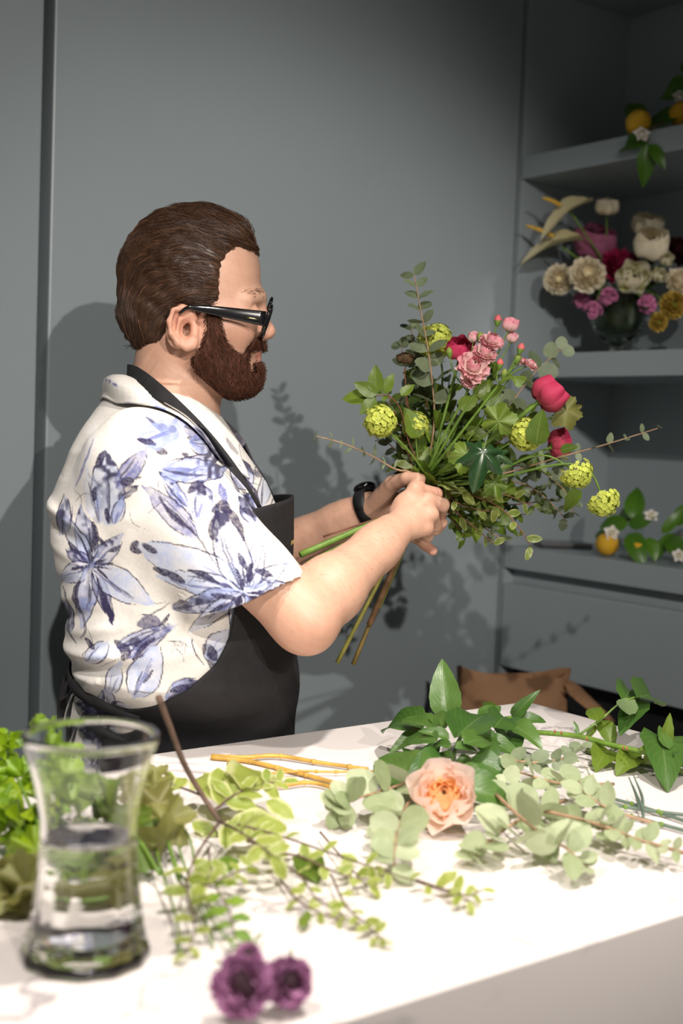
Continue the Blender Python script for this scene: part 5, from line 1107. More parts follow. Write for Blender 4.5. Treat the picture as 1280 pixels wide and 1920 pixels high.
BL = [((838, 1348, .055), (826, 1240, .13), (-.6, -.75, .25), 1.05), ((792, 1366, .05), (698, 1330, .055), CAMUP, 1.0), ((818, 1368, .06), (755, 1343, .062), (-.2, -.3, 1), .9), ((806, 1432, .03), (765, 1364, .05), (-.55, -.6, .6), .9), ((842, 1385, .06), (793, 1362, .075), CAMUP, .8), ((852, 1384, .06), (915, 1330, .07), CAMUP, .85),
      ((845, 1402, .055), (805, 1384, .06), CAMUP, .75), ((853, 1402, .055), (906, 1398, .055), CAMUP, .75), ((795, 1482, .012), (703, 1424, .03), (-.3, -.6, .75), 1.25), ((862, 1482, .02), (972, 1496, .016), (-.3, -.6, .75), 1.1), ((880, 1372, .05), (948, 1384, .045), CAMUP, .9), ((905, 1386, .04), (992, 1412, .03), CAMUP, .8),
      ((925, 1365, .05), (962, 1322, .065), (-.6, -.7, .4), .95), ((900, 1400, .03), (935, 1442, .02), CAMUP, .8), ((862, 1355, .05), (905, 1312, .06), CAMUP, .8), ((800, 1372, .04), (735, 1395, .03), CAMUP, .8), ((848, 1420, .03), (800, 1410, .03), CAMUP, .8), ((855, 1425, .03), (905, 1440, .02), CAMUP, .9),
      ((960, 1345, .03), (1000, 1300, .07), (-.6, -.7, .4), .7), ((975, 1348, .03), (1022, 1345, .035), CAMUP, .95), ((940, 1350, .03), (960, 1405, .02), CAMUP, .8), ((790, 1475, .030), (712, 1412, .045), (-.4, -.6, .7), 1.3), ((868, 1478, .035), (965, 1488, .035), (-.35, -.6, .7), 1.2), ((830, 1420, .05), (770, 1448, .045), (-.4, -.6, .7), 1.1), ((885, 1420, .04), (960, 1448, .03), CAMUP, 1.0), ((870, 1395, .06), (930, 1372, .065), CAMUP, 1.0), ((820, 1390, .06), (748, 1372, .06), CAMUP, 1.0), ((900, 1350, .05), (940, 1322, .065), CAMUP, 1.1), ((955, 1360, .035), (1010, 1372, .04), CAMUP, 1.1), ((835, 1365, .06), (800, 1318, .08), CAMUP, .9), ((860, 1440, .04), (915, 1462, .035), CAMUP, 1.0)]
for a, b, n_, wd in BL: leaf2(th, 'big', T(*a), T(*b), n_, ML_['rose'], wd*.86)
# carnation stems
for lab, way in (('blue-green carnation stem with a swollen joint', [(1095, 1498, .006), (1190, 1516, .006), (1300, 1530, .006)]), ('blue-green carnation stem nearest the thorny cane', [(1120, 1490, .004), (1200, 1512, .005), (1300, 1545, .005)]), ('blue-green carnation stem beneath the pale eucalyptus', [(1110, 1512, .004), (1200, 1535, .005), (1300, 1562, .005)])):
    th, p = tstem('carnation_stalk', lab, 'stem', way, .0020, .0022, STD)
    for k in (7, 12): V, F = tube([p[k]-(p[k+1]-p[k])*.4, p[k], p[k]+(p[k+1]-p[k])*.4], [.002, .0034, .002], 8); obj('stem_joint', mesh('stem_joint', V, F), STG, th)
    V, F = ribbon([p[9], p[9]+np.array([.015, .015, .008]), p[9]+np.array([.035, .045, .022])], [.0018, .002, .0005], [(.3, -.5, .6)]*3, 10, .0008); obj('leaf_blade', mesh('leaf_blade', V, F), STD, th)
# thin green stalks
for i, (lab, way) in enumerate((('long thin green stem fanning out past the vase', [(285, 1560, .02), (305, 1640, .015), (330, 1720, .008), (338, 1790, .004)]), ('long thin green stem in the middle of the fan', [(300, 1530, .02), (330, 1620, .015), (375, 1700, .01), (400, 1775, .004)]), ('long thin green stem crossing to the purple flowers', [(325, 1545, .02), (345, 1620, .015), (395, 1720, .01), (452, 1790, .008)]), ('long thin green stem curving over the twig', [(310, 1540, .025), (350, 1560, .025), (365, 1620, .015), (372, 1690, .006)]))):
    tstem('flower_stalk', lab, 'stem', way, .0013, .0011, STG, 18, 'thin green stems beside the vase')
# eucalyptus lying on the counter
def teu(label, way, n, size, kind='round', m='eucp', f0=.1, f1=1., opp=True, r=.0022, stm=None):
    th, p = tstem('eucalyptus_branch', label, 'foliage', way, r, r*.4, stm or STE); sprig_leaves(th, p, kind, ML_[m], n, size, f0, f1, opp, 62, CAMUP, .18, zmin=TZ+.002, jit=.35); return th, p
teu('eucalyptus branch of round pale leaves piled beside the ochre twigs', [(905, 1420, .02), (830, 1440, .03), (740, 1475, .035), (660, 1500, .03), (630, 1520, .02)], 8, .040, f0=.45)
teu('eucalyptus branch of round leaves spilling in front of the peach rose', [(775, 1490, .02), (752, 1530, .02), (742, 1575, .03), (738, 1625, .015)], 7, .041, f0=.35)
teu('pale large-leaved eucalyptus branch at the open middle of the counter', [(1285, 1600, .015), (1180, 1570, .018), (1080, 1540, .02), (1000, 1510, .02), (930, 1480, .02)], 9, .046, 'oval', f0=.3)
teu('eucalyptus branch of rounded leaves along the peach rose leaves', [(1150, 1470, .015), (1060, 1470, .025), (980, 1450, .03), (920, 1425, .035)], 9, .030, f0=.15)
teu('eucalyptus branch of small grey leaves pointing at the cabinet', [(930, 1420, .03), (1000, 1430, .03), (1060, 1420, .035), (1090, 1400, .03)], 10, .024, f0=.15, m='euc')
teu('eucalyptus branch hanging towards the counter front edge', [(930, 1490, .03), (990, 1545, .03), (1060, 1590, .03), (1100, 1625, .012)], 6, .045, 'oval', f0=.35)
teu('eucalyptus branch of slim drooping leaves at the end of the counter', [(1020, 1520, .03), (1120, 1545, .03), (1200, 1575, .025), (1290, 1600, .02)], 9, .028, 'oval', m='eucp', f0=.25)
teu('small eucalyptus sprig between the peach rose and the carnation stems', [(1230, 1545, .01), (1150, 1520, .02), (1100, 1490, .03), (1085, 1465, .035)], 6, .032, 'oval', f0=.4)
teu('eucalyptus branch under the peach rose', [(1060, 1500, .012), (985, 1530, .02), (925, 1572, .02), (890, 1605, .012)], 7, .042, 'round', f0=.25)
# thorny rose stems on the cabinet side
th, p = tstem('rose_cane', 'thorny green rose cane with leafy side shoots along the counter end', 'foliage', [(990, 1372, .025), (1080, 1380, .03), (1150, 1398, .03), (1220, 1412, .03), (1300, 1420, .03)], .0036, .0040, STG, 20)
pb = stem(th, [T(1082, 1380, .03), T(1125, 1350, .05), T(1160, 1320, .07), T(1195, 1305, .08)], .0018, .0012, STG, 10, 6, 'side_shoot')
for a, b, n_, wd, mm in [((1170, 1318, .07), (1192, 1262, .095), CAMUP, .9, 'rose'), ((1195, 1308, .08), (1242, 1290, .07), CAMUP, .9, 'rose'), ((1190, 1312, .075), (1150, 1345, .06), (.5, .5, -.6), 1, 'rose'), ((1120, 1352, .05), (1108, 1312, .07), (-.6, -.7, .3), 1.2, 'mid'), ((1130, 1350, .045), (1148, 1392, .025), (-.6, -.6, .5), 1.2, 'mid'), ((1115, 1358, .04), (1100, 1388, .02), CAMUP, 1, 'mid'),
                     ((1200, 1310, .07), (1170, 1360, .05), CAMUP, .9, 'rose'), ((1083, 1380, .03), (1078, 1350, .05), CAMUP, .7, 'rose'), ((1240, 1412, .03), (1212, 1392, .05), CAMUP, 1.1, 'mid'), ((1245, 1408, .03), (1255, 1338, .08), (-.6, -.7, .3), .8, 'mid'), ((1250, 1412, .03), (1285, 1390, .05), CAMUP, 1, 'rose'), ((1235, 1415, .02), (1250, 1470, .012), (-.6, -.7, .5), 1.2, 'rose'), ((1190, 1406, .02), (1178, 1436, .01), CAMUP, 1, 'mid'), ((1255, 1405, .04), (1232, 1362, .06), CAMUP, .9, 'rose'), ((1260, 1410, .04), (1290, 1440, .02), CAMUP, 1, 'rose')]:
    leaf2(th, 'rose', T(*a), T(*b), n_, ML_[mm], wd*.68)
for q in (1040, 1052, 1100, 1168, 1175):
    a = T(q, 1374+(q-1040)*.24, .033); V, F = tube([a, a+np.array([-.001, 0, .006])], [.0018, .0002], 5); obj('thorn', mesh('thorn', V, F), mat('thorn_red', (.35, .12, .07), .5, .3, noise=.1), th)
th, p = tstem('rose_cane', 'mottled green rose cane lying behind the carnation stems', 'foliage', [(1100, 1408, .004), (1180, 1425, .006), (1300, 1452, .006)], .0045, .0045, mat('stem_mottled', (.09, .13, .035), .5, .4, noise=.5, nscale=40))
for a, b in (((1140, 1418, .008), (1120, 1432, .012)), ((1210, 1432, .008), (1240, 1402, .03)), ((1190, 1428, .01), (1160, 1446, .008))): leaf2(th, 'rose', T(*a), T(*b), CAMUP, ML_['mid'], 1)
# ochre willow twigs
for lab, way in (('long ochre twig nearest the apron', [(396, 1418, .004), (460, 1420, .005), (520, 1417, .006), (600, 1430, .005), (690, 1442, .005)]), ('ochre twig crossing under the other twigs', [(396, 1420, .004), (470, 1428, .004), (560, 1450, .004), (665, 1477, .004)]), ('knobbly ochre twig nearest the counter front', [(428, 1432, .005), (480, 1450, .006), (520, 1472, .006), (580, 1467, .006), (645, 1482, .005)]), ('thin ochre twig in the middle of the twig bundle', [(495, 1451, .007), (560, 1446, .007), (620, 1447, .006), (700, 1446, .006)])):
    th, p = tstem('ochre_twig', lab, 'twig', way, .0032 if 'thin' not in lab else .0018, .0024 if 'thin' not in lab else .0014, STO, 22, 'ochre twigs lying on the counter')
    for k in range(3, 20, 4): V, F = tube([p[k]-(p[k+1]-p[k])*.3, p[k], p[k]+(p[k+1]-p[k])*.3], [.0024, .0038 if 'thin' not in lab else .0023, .0022], 6); obj('node', mesh('node', V, F), STO, th)
# variegated pittosporum branch with a long woody end
th, p = tstem('pittosporum_branch', 'long woody pittosporum branch with variegated leaves propped up behind the vase', 'branch', [(297, 1306, .155), (318, 1362, .122), (345, 1432, .08), (380, 1492, .045), (412, 1540, .025)], .0036, .0024, STW, 20)
SUB = [[(412, 1540, .025), (470, 1552, .03), (540, 1572, .025), (650, 1610, .02), (770, 1650, .012), (880, 1690, .010)], [(412, 1540, .025), (370, 1600, .025), (350, 1660, .018), (365, 1740, .01), (350, 1790, .006)], [(412, 1540, .025), (480, 1585, .02), (560, 1640, .015), (600, 1690, .008), (720, 1760, .006)], [(400, 1520, .03), (440, 1490, .045), (490, 1470, .05), (530, 1465, .05)], [(412, 1540, .025), (450, 1560, .04), (500, 1595, .04), (515, 1610, .03)], [(380, 1492, .045), (330, 1475, .04), (275, 1472, .03)], [(500, 1600, .02), (560, 1605, .02), (640, 1640, .012), (700, 1650, .01)]]
for k, wy in enumerate(SUB):
    q = stem(th, [T(*w_) for w_ in wy], .0016, .0006, STW, 22, 5, 'twig')
    n_, sz, f0 = ((14, .022, .12), (10, .024, .3), (12, .018, .2), (12, .032, .1), (8, .034, .3), (4, .022, .4), (6, .02, .4))[k]; sprig_leaves(th, q, 'pitto', ML_['pitl'], n_, sz, f0, 1.0, False, 58, CAMUP, .15, zmin=TZ+.001, wid=1.2)
for a, b in [((410, 1500, .03), (380, 1430, .05)), ((415, 1500, .03), (410, 1432, .06)), ((440, 1490, .04), (480, 1436, .05)), ((430, 1545, .03), (540, 1540, .03)), ((440, 1540, .03), (420, 1580, .02)), ((470, 1590, .025), (535, 1600, .02)), ((360, 1545, .01), (405, 1562, .006)), ((455, 1480, .05), (500, 1415, .06)), ((500, 1500, .04), (548, 1530, .03)), ((430, 1470, .05), (455, 1520, .03)), ((330, 1480, .03), (348, 1450, .04))]: leaf2(th, 'pitto', T(*a), T(*b), CAMUP, ML_['pitl'], 1.15)
# smaller variegated sprigs
for lab, way, n_, sz in (('small leafy sprig trailing towards the purple flowers', [(390, 1590, .02), (400, 1650, .02), (430, 1710, .015), (440, 1760, .008)], 10, .026), ('small leafy sprig in the open middle of the counter', [(620, 1640, .01), (650, 1700, .01), (690, 1735, .008), (715, 1765, .006)], 9, .018), ('leafy sprig tip resting near the counter front edge', [(780, 1650, .008), (840, 1670, .01), (875, 1680, .012), (905, 1668, .01)], 8, .022), ('tiny sprig of scattered leaves between the longer sprigs', [(520, 1640, .006), (560, 1690, .008), (620, 1720, .006), (660, 1730, .005)], 8, .015), ('short leafy sprig lying under the woody branch', [(600, 1560, .01), (660, 1630, .012), (690, 1660, .012), (720, 1640, .01)], 9, .022), ('curled leafy sprig beside the long green flower stems', [(330, 1640, .01), (385, 1660, .02), (430, 1640, .025), (470, 1625, .02)], 9, .024)):
    th, p = tstem('pittosporum_sprig', lab, 'foliage', way, .0013, .0006, STW); sprig_leaves(th, p, 'pitto', ML_['lime' if n_ > 9 else 'pitl'], n_, sz, .2, 1., False, 58, CAMUP, .15, zmin=TZ+.001, wid=1.15)
for lab, a, b, k in (('fallen variegated leaf beside the tiny sprig', (560, 1605, .008), (600, 1640, .010), 'pitto'), ('fallen green leaf near the purple flowers', (565, 1740, .006), (580, 1705, .008), 'lance'), ('fallen round leaf near the ochre twigs', (905, 1322, .004), (930, 1318, .006), 'round')):
    A_, B_ = Vector(T(*a).tolist()), Vector(T(*b).tolist()); obj('fallen_leaf', leaf_me(k, 1, ML_['mid']), None, None, frame(A_, B_-A_, UPN, (B_-A_).length), label=lab, cat='leaf', group='fallen leaves on the counter'); settle(COL.objects[-1], TZ)
# leafy bunch behind the vase
GL = 'stems of the leafy bunch behind the glass vase'
for i, (lab, way, lv, kind, m, sz) in enumerate([
    ('bright ruffled green leaf stem at the far end of the bunch', [(120, 1640, .02), (60, 1520, .05), (20, 1430, .07), (0, 1390, .09)], 9, 'ruffle', 'lett', .054), ('ruffled green leaf stem under the bright one', [(140, 1660, .02), (60, 1580, .035), (0, 1520, .045), (-40, 1480, .05)], 9, 'ruffle', 'lett', .052),
    ('lobed leaf stem directly behind the vase', [(300, 1640, .012), (250, 1560, .035), (190, 1500, .05), (150, 1450, .06)], 9, 'lobed', 'ger', .058), ('lobed leaf stem with bronze edges showing past the vase', [(335, 1650, .012), (310, 1560, .03), (290, 1500, .05), (280, 1450, .055)], 8, 'lobed', 'gerb', .045),
    ('bronze-yellow leaf stem low beside the vase base', [(170, 1690, .012), (110, 1660, .02), (50, 1650, .02), (0, 1650, .02)], 9, 'lobed', 'gerb', .049), ('dark lobed leaf stem in the middle of the bunch', [(230, 1660, .012), (160, 1600, .03), (90, 1560, .035), (40, 1540, .04)], 9, 'lobed', 'ger', .052),
    ('pale green leaf stem at the top of the bunch', [(180, 1600, .02), (130, 1500, .05), (90, 1420, .08), (60, 1370, .10)], 8, 'lobed', 'lime', .055), ('bronze leaf stem resting on the counter beside the vase', [(120, 1700, .008), (60, 1690, .012), (10, 1680, .014), (-40, 1675, .014)], 7, 'lobed', 'gerb', .045)]):
    th, p = tstem('leafy_sprig', lab, 'foliage', way, .0022, .0014, STG, 18, GL); sprig_leaves(th, p, kind, ML_[m], lv, sz, .25, 1.0, False, 60, (-.5, -.65, .6), .2, zmin=TZ+.004, jit=.5)
# purple scabious heads
SC0 = mat_petal('petal_scabious', (.09, .018, .055), (.64, .30, .54), .4); SCD = mat('scabious_heart', (.030, .008, .016), .6, .3, noise=.4, nscale=300)
def scab(lab, c, R, ax, nl):
    cc = T(*c); th = thing('scabious_flower', lab, 'flower', T(c[0], c[1], 0), 'purple scabious heads on the counter'); axv = Vector(ax).normalized(); q4 = axv.to_track_quat('Z', 'Y').to_matrix().to_4x4()
    h_ = obj('flower_head', sphere_me('heart', R, (.62, .62, .42), 16, SCD), None, th, Matrix.Translation(Vector(cc.tolist())) @ q4); u = axv.orthogonal().normalized(); v = axv.cross(u)
    for k in range(96):
        tl = radians(30+95*(k/95)**.8+RNG.uniform(-12, 12)); a = k*2.39996; rad = u*cos(a)+v*sin(a); d = axv*cos(tl)+rad*sin(tl); b = Vector(cc.tolist())+(rad*sin(tl)*.52+axv*cos(tl)*.34)*R; nn = (axv*sin(tl)-rad*cos(tl))+rv(.7); leaf(h_, 'petal_ruffle', b, d+rv(.3), nn, R*RNG.uniform(.34, .56), SC0, 1.0, 'petal')
    axv = Vector(ax).normalized(); u = axv.orthogonal().normalized(); v = axv.cross(u); mb = MB()
    for k in range(40):
        a = k*2.4; r = .50*R*sqrt(k/40); q = Vector(cc.tolist())+u*r*cos(a)+v*r*sin(a)+axv*R*(.22-.2*(r/R)**2); V, F = tube([q, q+axv*R*.16], [R*.045, R*.03], 5); mb.add(V, F)
    obj('floret_buds', mb.me('floret_buds'), SCD, h_); e = T(nl[0], nl[1], .006); stem(th, [cc, (cc+e)/2+np.array([0, 0, .004]), e], .0013, .0012, STG, 10)
scab('larger purple scabious head with a dark heart beside the vase', (455, 1850, .0275), .0235, (-.55, -.75, .35), (405, 1802))
scab('smaller purple scabious head leaning on the larger one', (540, 1840, .0235), .0190, (-.35, -.80, .30), (545, 1782))
scab('small purple scabious bud behind the two open heads', (466, 1792, .014), .0115, (-.3, -.2, .9), (490, 1752))
# glass vase with water
vb = PZ(160, 1792, TZ); 
vz = thing('glass_vase', 'clear flared glass vase half filled with water on the counter', 'vase', vb)
def zat(py):  # height above the counter of the vase axis at photo row py
    best = 0
    for k in range(400):
        q = vb+np.array([0, 0, k*.001]); d = q-CC; y = 960-FPX*(d@CU)/(d@CF)
        if y <= py: return k*.001
    return .3
HV = zat(1380); WL = zat(1566)
kk = [(0, .0500), (.012, .0525), (.06, .0490), (.13, .0455), (.30, .0415), (.50, .0378), (.62, .0382), (.78, .0430), (.92, .0500), (1.0, .0545)]
zs = np.array([k[0] for k in kk])*HV; rs = np.array([k[1] for k in kk])*1.0
def rad_at(z): return np.interp(z, zs, rs)
outer = [(rad_at(z), z) for z in np.linspace(.0005, HV, 40)]; th_ = .0032
inner = [(max(.001, rad_at(z)-th_-.002*np.clip((z/HV-.9)/.1, 0, 1)), z) for z in np.linspace(HV, .016, 36)]
def flute(V, z0=.0, amp=.0009):
    V = np.array(V, float); a = np.arctan2(V[:, 1], V[:, 0]); r = np.hypot(V[:, 0], V[:, 1]); f = amp*np.cos(a*12)*np.clip(1-V[:, 2]/(HV*.75), 0, 1)*np.clip(r/.03, 0, 1); k = (r+f)/np.maximum(r, 1e-6); V[:, 0] *= k; V[:, 1] *= k; return V
prof = [(.0005, .0005)]+[(.02, .0003)]+outer+[(rad_at(HV)-.001, HV+.0016), (rad_at(HV)-th_-.001, HV+.0018)]+inner+[(.02, .0140), (.0005, .0135)]
V, F = lathe(prof, 72); V = flute(V); n_ = 72; o = len(V); V = np.vstack([V, [[0, 0, .0005], [0, 0, .0135]]]); F += [(k, (k+1) % n_, o)[::-1] for k in range(n_)]; L_ = (len(prof)-1)*n_; F += [(L_+k, L_+(k+1) % n_, o+1) for k in range(n_)]
VT = Matrix.Translation(Vector(vb.tolist())+Vector((0, 0, .0005)))
me = mesh('vase_body', V, F); bm = bmesh.new(); bm.from_mesh(me); bmesh.ops.recalc_face_normals(bm, faces=bm.faces[:]); bm.to_mesh(me); bm.free(); obj('vase_body', me, mat_glass('clear_glass', (.985, .99, .985), 1.47), vz, VT)
wp = [(.0005, .0137), (.02, .0142)]+[(rad_at(z)-th_+.0004, z) for z in np.linspace(.0165, WL, 26)]+[(rad_at(WL)-th_-.001, WL-.0004), (.0005, WL-.0006)]
V, F = lathe(wp, 72); V = flute(V); me = mesh('water', V, F); bm = bmesh.new(); bm.from_mesh(me); bmesh.ops.remove_doubles(bm, verts=bm.verts[:], dist=.0003); bmesh.ops.holes_fill(bm, edges=bm.edges[:]); bmesh.ops.recalc_face_normals(bm, faces=bm.faces[:]); bm.to_mesh(me); bm.free(); obj('water', me, mat_glass('water', (1, 1, 1), 1.33), vz, VT)
for o_ in vz.children: o_.cycles.is_caustics_caster = True
for o_ in ctr.children: o_.cycles.is_caustics_receiver = True

# ================================================================== CABINET SHELVES
SX = 2.20
def S_(a, b, X=SX): return PXp(a, b, X)
def shade(c): return c
GS = 'flowers arranged in the footed glass bowl'
gb = S_(1155, 640); gz = 1.6165
gv = thing('glass_bowl', 'dark hobnail footed glass bowl holding the shelf arrangement', 'vase', (gb[0], gb[1], gz))
g0 = S_(1155, 552)[2]-gz; gr = (S_(1203, 590)-S_(1107, 590)); gr = np.linalg.norm(gr)/2*.80
gp = [(.0005, 0), (gr*.55, .0), (gr*.56, .003), (gr*.30, .010), (gr*.22, .018), (gr*.25, .026), (gr*.55, .034), (gr*.88, .055), (gr*1.0, .078), (gr*.99, g0*.9), (gr*1.02, g0), (gr*.98, g0), (gr*.93, .078), (gr*.80, .057), (gr*.45, .040), (.0005, .038)]
V, F = lathe(gp, 40); GLM = Matrix.Translation((gb[0], gb[1], gz)); obj('bowl_body', mesh('bowl_body', V, F), mat_glass('smoked_green_glass', (.62, .68, .58), 1.45, .05), gv, GLM)
mb = MB()
for j, z in enumerate(np.linspace(.046, g0*.95, 9)):
    rr = np.interp(z, [.034, .055, .078, g0], [gr*.55, gr*.88, gr, gr]); nb_ = 26
    for k in range(nb_):
        a = 2*pi*(k+.5*(j % 2))/nb_; c = np.array([rr*cos(a), rr*sin(a), z]); nn = np.array([cos(a), sin(a), 0]); u = np.array([-sin(a), cos(a), 0]); s = .0034; V = [c+nn*s*.8]+[c+s*(u*cos(t)+np.array([0, 0, 1])*sin(t)) for t in np.arange(6)*pi/3]; mb.add(V, [(0, 1+q, 1+(q+1) % 6) for q in range(6)])
obj('hobnails', mb.me('hobnails'), MATS['smoked_green_glass'], gv, GLM, kind='stuff')
V, F = lathe([(.0005, .042), (gr*.42, .046), (gr*.76, .060), (gr*.88, .08), (gr*.88, g0*.92), (.0005, g0*.97)], 24); obj('moss_filling', mesh('moss_filling', V, F), mat('moss', (.035, .06, .010), .9, .2, noise=.6, nscale=60, bump=1, bscale=90), gv, GLM)
fc = np.array([gb[0], gb[1], gz+g0*.8])
for o_ in gv.children:
    if o_.name.startswith('bowl_body'): register(o_, None, False)
def over_rim(par, cc, r0, r1, n=14, back=None):
    """stem from the flower over the rim and down into the moss"""
    h_ = np.array([cc[0]-gb[0], cc[1]-gb[1]]); dd = np.linalg.norm(h_)+1e-9; h_ = h_/dd if back is None else np.array(back)/np.linalg.norm(back); k_ = min(1, dd/gr)
    a_ = np.array([gb[0]+h_[0]*gr*.74*k_, gb[1]+h_[1]*gr*.74*k_, gz+g0+.007]); e_ = np.array([gb[0]+h_[0]*gr*.55*k_, gb[1]+h_[1]*gr*.55*k_, gz+g0*.80]); pts = [cc, a_, e_]
    if cc[2] < a_[2]+.012: pts = [cc, np.array([gb[0]+h_[0]*gr*1.12, gb[1]+h_[1]*gr*1.12, gz+g0+.010]), a_, e_]
    return stem(par, pts, r0, r1, STG, n)
def sflow(name, label, c, R, m, layers, ax=None, X=SX, core=None, cat='flower'):
    cc = S_(c[0], c[1], X); th = thing(name, label, cat, cc, GS); R = R*np.linalg.norm(cc-CC)/FPX*.98; a = ax or tuple((cc-fc)/np.linalg.norm(cc-fc)*.7+np.array([-.5, -.5, .15])); bloom(th, cc, a, R, m, layers(m) if callable(layers) else layers, core or (mat('cream_heart', (.70, .62, .38), .6, .3, noise=.1) if m in (CRM, CRY) else STG)); over_rim(th, cc, .0016, .0018); return th
CARN = lambda m: [(7, 10, .10, .85, 'petal_ruffle', m), (9, 26, .2, .85, 'petal_ruffle', m), (11, 44, .28, .82, 'petal_ruffle', m), (13, 64, .32, .8, 'petal_ruffle', m), (13, 86, .34, .78, 'petal_ruffle', m), (9, 108, .3, .75, 'petal_ruffle', m)]
ROSE = lambda m: [(4, 4, .1, 1.0, 'petal_cup', m), (5, 10, .25, 1.2, 'petal_cup', m), (6, 18, .40, 1.35, 'petal_cup', m), (6, 30, .46, 1.35, 'petal_cup', m)]
LISI = lambda m: [(4, 12, .1, .7, 'petal_cup', m), (5, 34, .2, .95, 'petal_cup', m), (6, 56, .25, 1.1, 'petal_cup', m)]
CRM = mat_petal('petal_cream', (.86, .75, .50), (.88, .80, .62), .3); CRY = mat_petal('petal_ivory_lisianthus', (.42, .45, .12), (.82, .76, .60), .25); MAU = mat_petal('petal_mauve', (.30, .07, .14), (.46, .15, .26), .25); MAG = mat_petal('petal_magenta', (.18, .008, .035), (.34, .012, .07), .2); PLUM = mat_petal('petal_plum', (.03, .008, .012), (.07, .015, .02), .2); PKH = mat_petal('petal_pink_cluster', (.42, .10, .22), (.56, .20, .36), .25); YEL = mat_petal('petal_ochre_yellow', (.40, .25, .04), (.52, .36, .07), .25)
sflow('carnation', 'cream carnation turned sideways at the outer edge of the arrangement', (1047, 524), 26, CRM, CARN, (-.6, -.6, .1), 2.10); sflow('carnation', 'large cream carnation above the bowl rim', (1101, 514), 31, CRM, CARN, (-.55, -.7, .3), 2.11)
sflow('lisianthus', 'open ivory lisianthus with a green heart over the bowl rim', (1184, 525), 32, CRY, LISI, (-.55, -.75, .25), 2.15); sflow('rose', 'cream rose bud standing on a tall stem', (1137, 400), 21, CRM, ROSE, (-.2, -.2, .9))
sflow('peony', 'mauve peony at the back under the cream bud', (1112, 476), 38, MAU, ROSE, (-.3, -.4, .8), 2.215); sflow('ranunculus', 'dark magenta ranunculus in the heart of the arrangement', (1163, 498), 34, MAG, CARN, (-.4, -.6, .6), 2.18); sflow('rose', 'large cream rose high on the shelf side', (1217, 472), 31, CRM, ROSE, (-.45, -.5, .6), 2.17); sflow('rose', 'upper half of the pair of cream roses', (1210, 436), 26, CRM, ROSE, (-.3, -.4, .8), 2.29)
sflow('lisianthus', 'small green-white lisianthus bud beside the ivory bloom', (1233, 518), 15, CRY, LISI, None, 2.19); sflow('lisianthus', 'small pale bloom above the bud', (1246, 488), 15, CRY, LISI, None, 2.21); sflow('carnation', 'cream carnation nearest the frame side of the arrangement', (1274, 528), 24, CRM, CARN, None, 2.22)
sflow('dahlia', 'dark plum bloom behind the pale buds', (1270, 470), 26, PLUM, CARN, None, 2.27)
for lab, c, X in (('pink cluster flower between the carnation and lisianthus', (1140, 556), 2.115), ('pink cluster flower hanging over the bowl edge', (1090, 564), 2.15), ('pink cluster flower under the lisianthus', (1214, 570), 2.11), ('pink cluster flower below the large cream carnation', (1112, 582), 2.105)):
    cc = S_(*c, X); th = thing('phlox_cluster', lab, 'flower', cc, GS); core = obj('flower_head', sphere_me('cluster_core', .012, (1, 1, .8), 8, STG), None, th, Matrix.Translation(Vector(cc.tolist())))
    for k in range(13):
        d = Vector((RNG.gauss(-.4, .6), RNG.gauss(-.6, .6), RNG.gauss(.1, .6))).normalized(); b = Vector(cc.tolist())+d*.017; u = d.orthogonal().normalized(); v = d.cross(u)
        for q in range(4): e = u*cos(q*pi/2)+v*sin(q*pi/2); leaf(core, 'petal_open', b, e+d*.25, d, .011, PKH, 1, 'petal')
    over_rim(th, cc, .0014, .0016)
sflow('chrysanthemum', 'ochre yellow bloom drooping below the cream carnation', (1262, 572), 24, YEL, CARN, None, 2.18); sflow('chrysanthemum', 'second ochre yellow bloom lower down', (1234, 604), 16, YEL, CARN, None, 2.15)
for lab, c, n_ in (('dark leaf spray behind the peony', (1080, 480), 6), ('dark leaf spray rising behind the cream roses', (1250, 455), 7), ('dark leaf spray at the bowl rim', (1222, 560), 5), ('dark leaf spray between the carnations', (1070, 550), 5)):
    cc = S_(*c, 2.24 if c[0] > 1150 else 2.19); th = thing('leaf_spray', lab, 'foliage', cc, GS); p = over_rim(th, cc, .001, .0016)[::-1]; sprig_leaves(th, p, 'ovate', ML_['dark'], n_, .032, .55, 1., False, 55)
# anthuriums
ANT = mat_petal('anthurium_spathe', (.72, .64, .34), (.78, .71, .45), .3); SPA = mat('anthurium_spadix', (.62, .38, .05), .5, .3, noise=.3, nscale=200)
for lab, a, b, s0, s1, f, nrm in (('upper cream anthurium with a yellow spadix', (1112, 376), (1006, 408), (1052, 386), (1016, 370), (1070, 398), (-.34, -.08, .93)), ('lower cream anthurium reaching farthest towards the wall', (1096, 450), (974, 452), (1040, 444), (984, 422), (1052, 462), (-.32, -.06, .94))):
    A_, B_ = S_(*a, 2.13), S_(*b, 2.025); th = thing('anthurium', lab, 'flower', A_, GS); leaf2(th, 'big', A_, B_, nrm, ANT, 1.0, 'spathe', 2)
    q0, q1 = S_(*s0, 2.08), S_(*s1, 2.035); V, F = tube(spline([q0, (q0+q1)/2+np.array([0, 0, .002]), q1], 10), [.002, .0045, .005, .005, .0048, .0045, .004, .0036, .003, .001], 8); obj('spadix', mesh('spadix', V, F), SPA, th); over_rim(th, S_(*f, 2.10), .0022, .0024, 14, (1, .5))
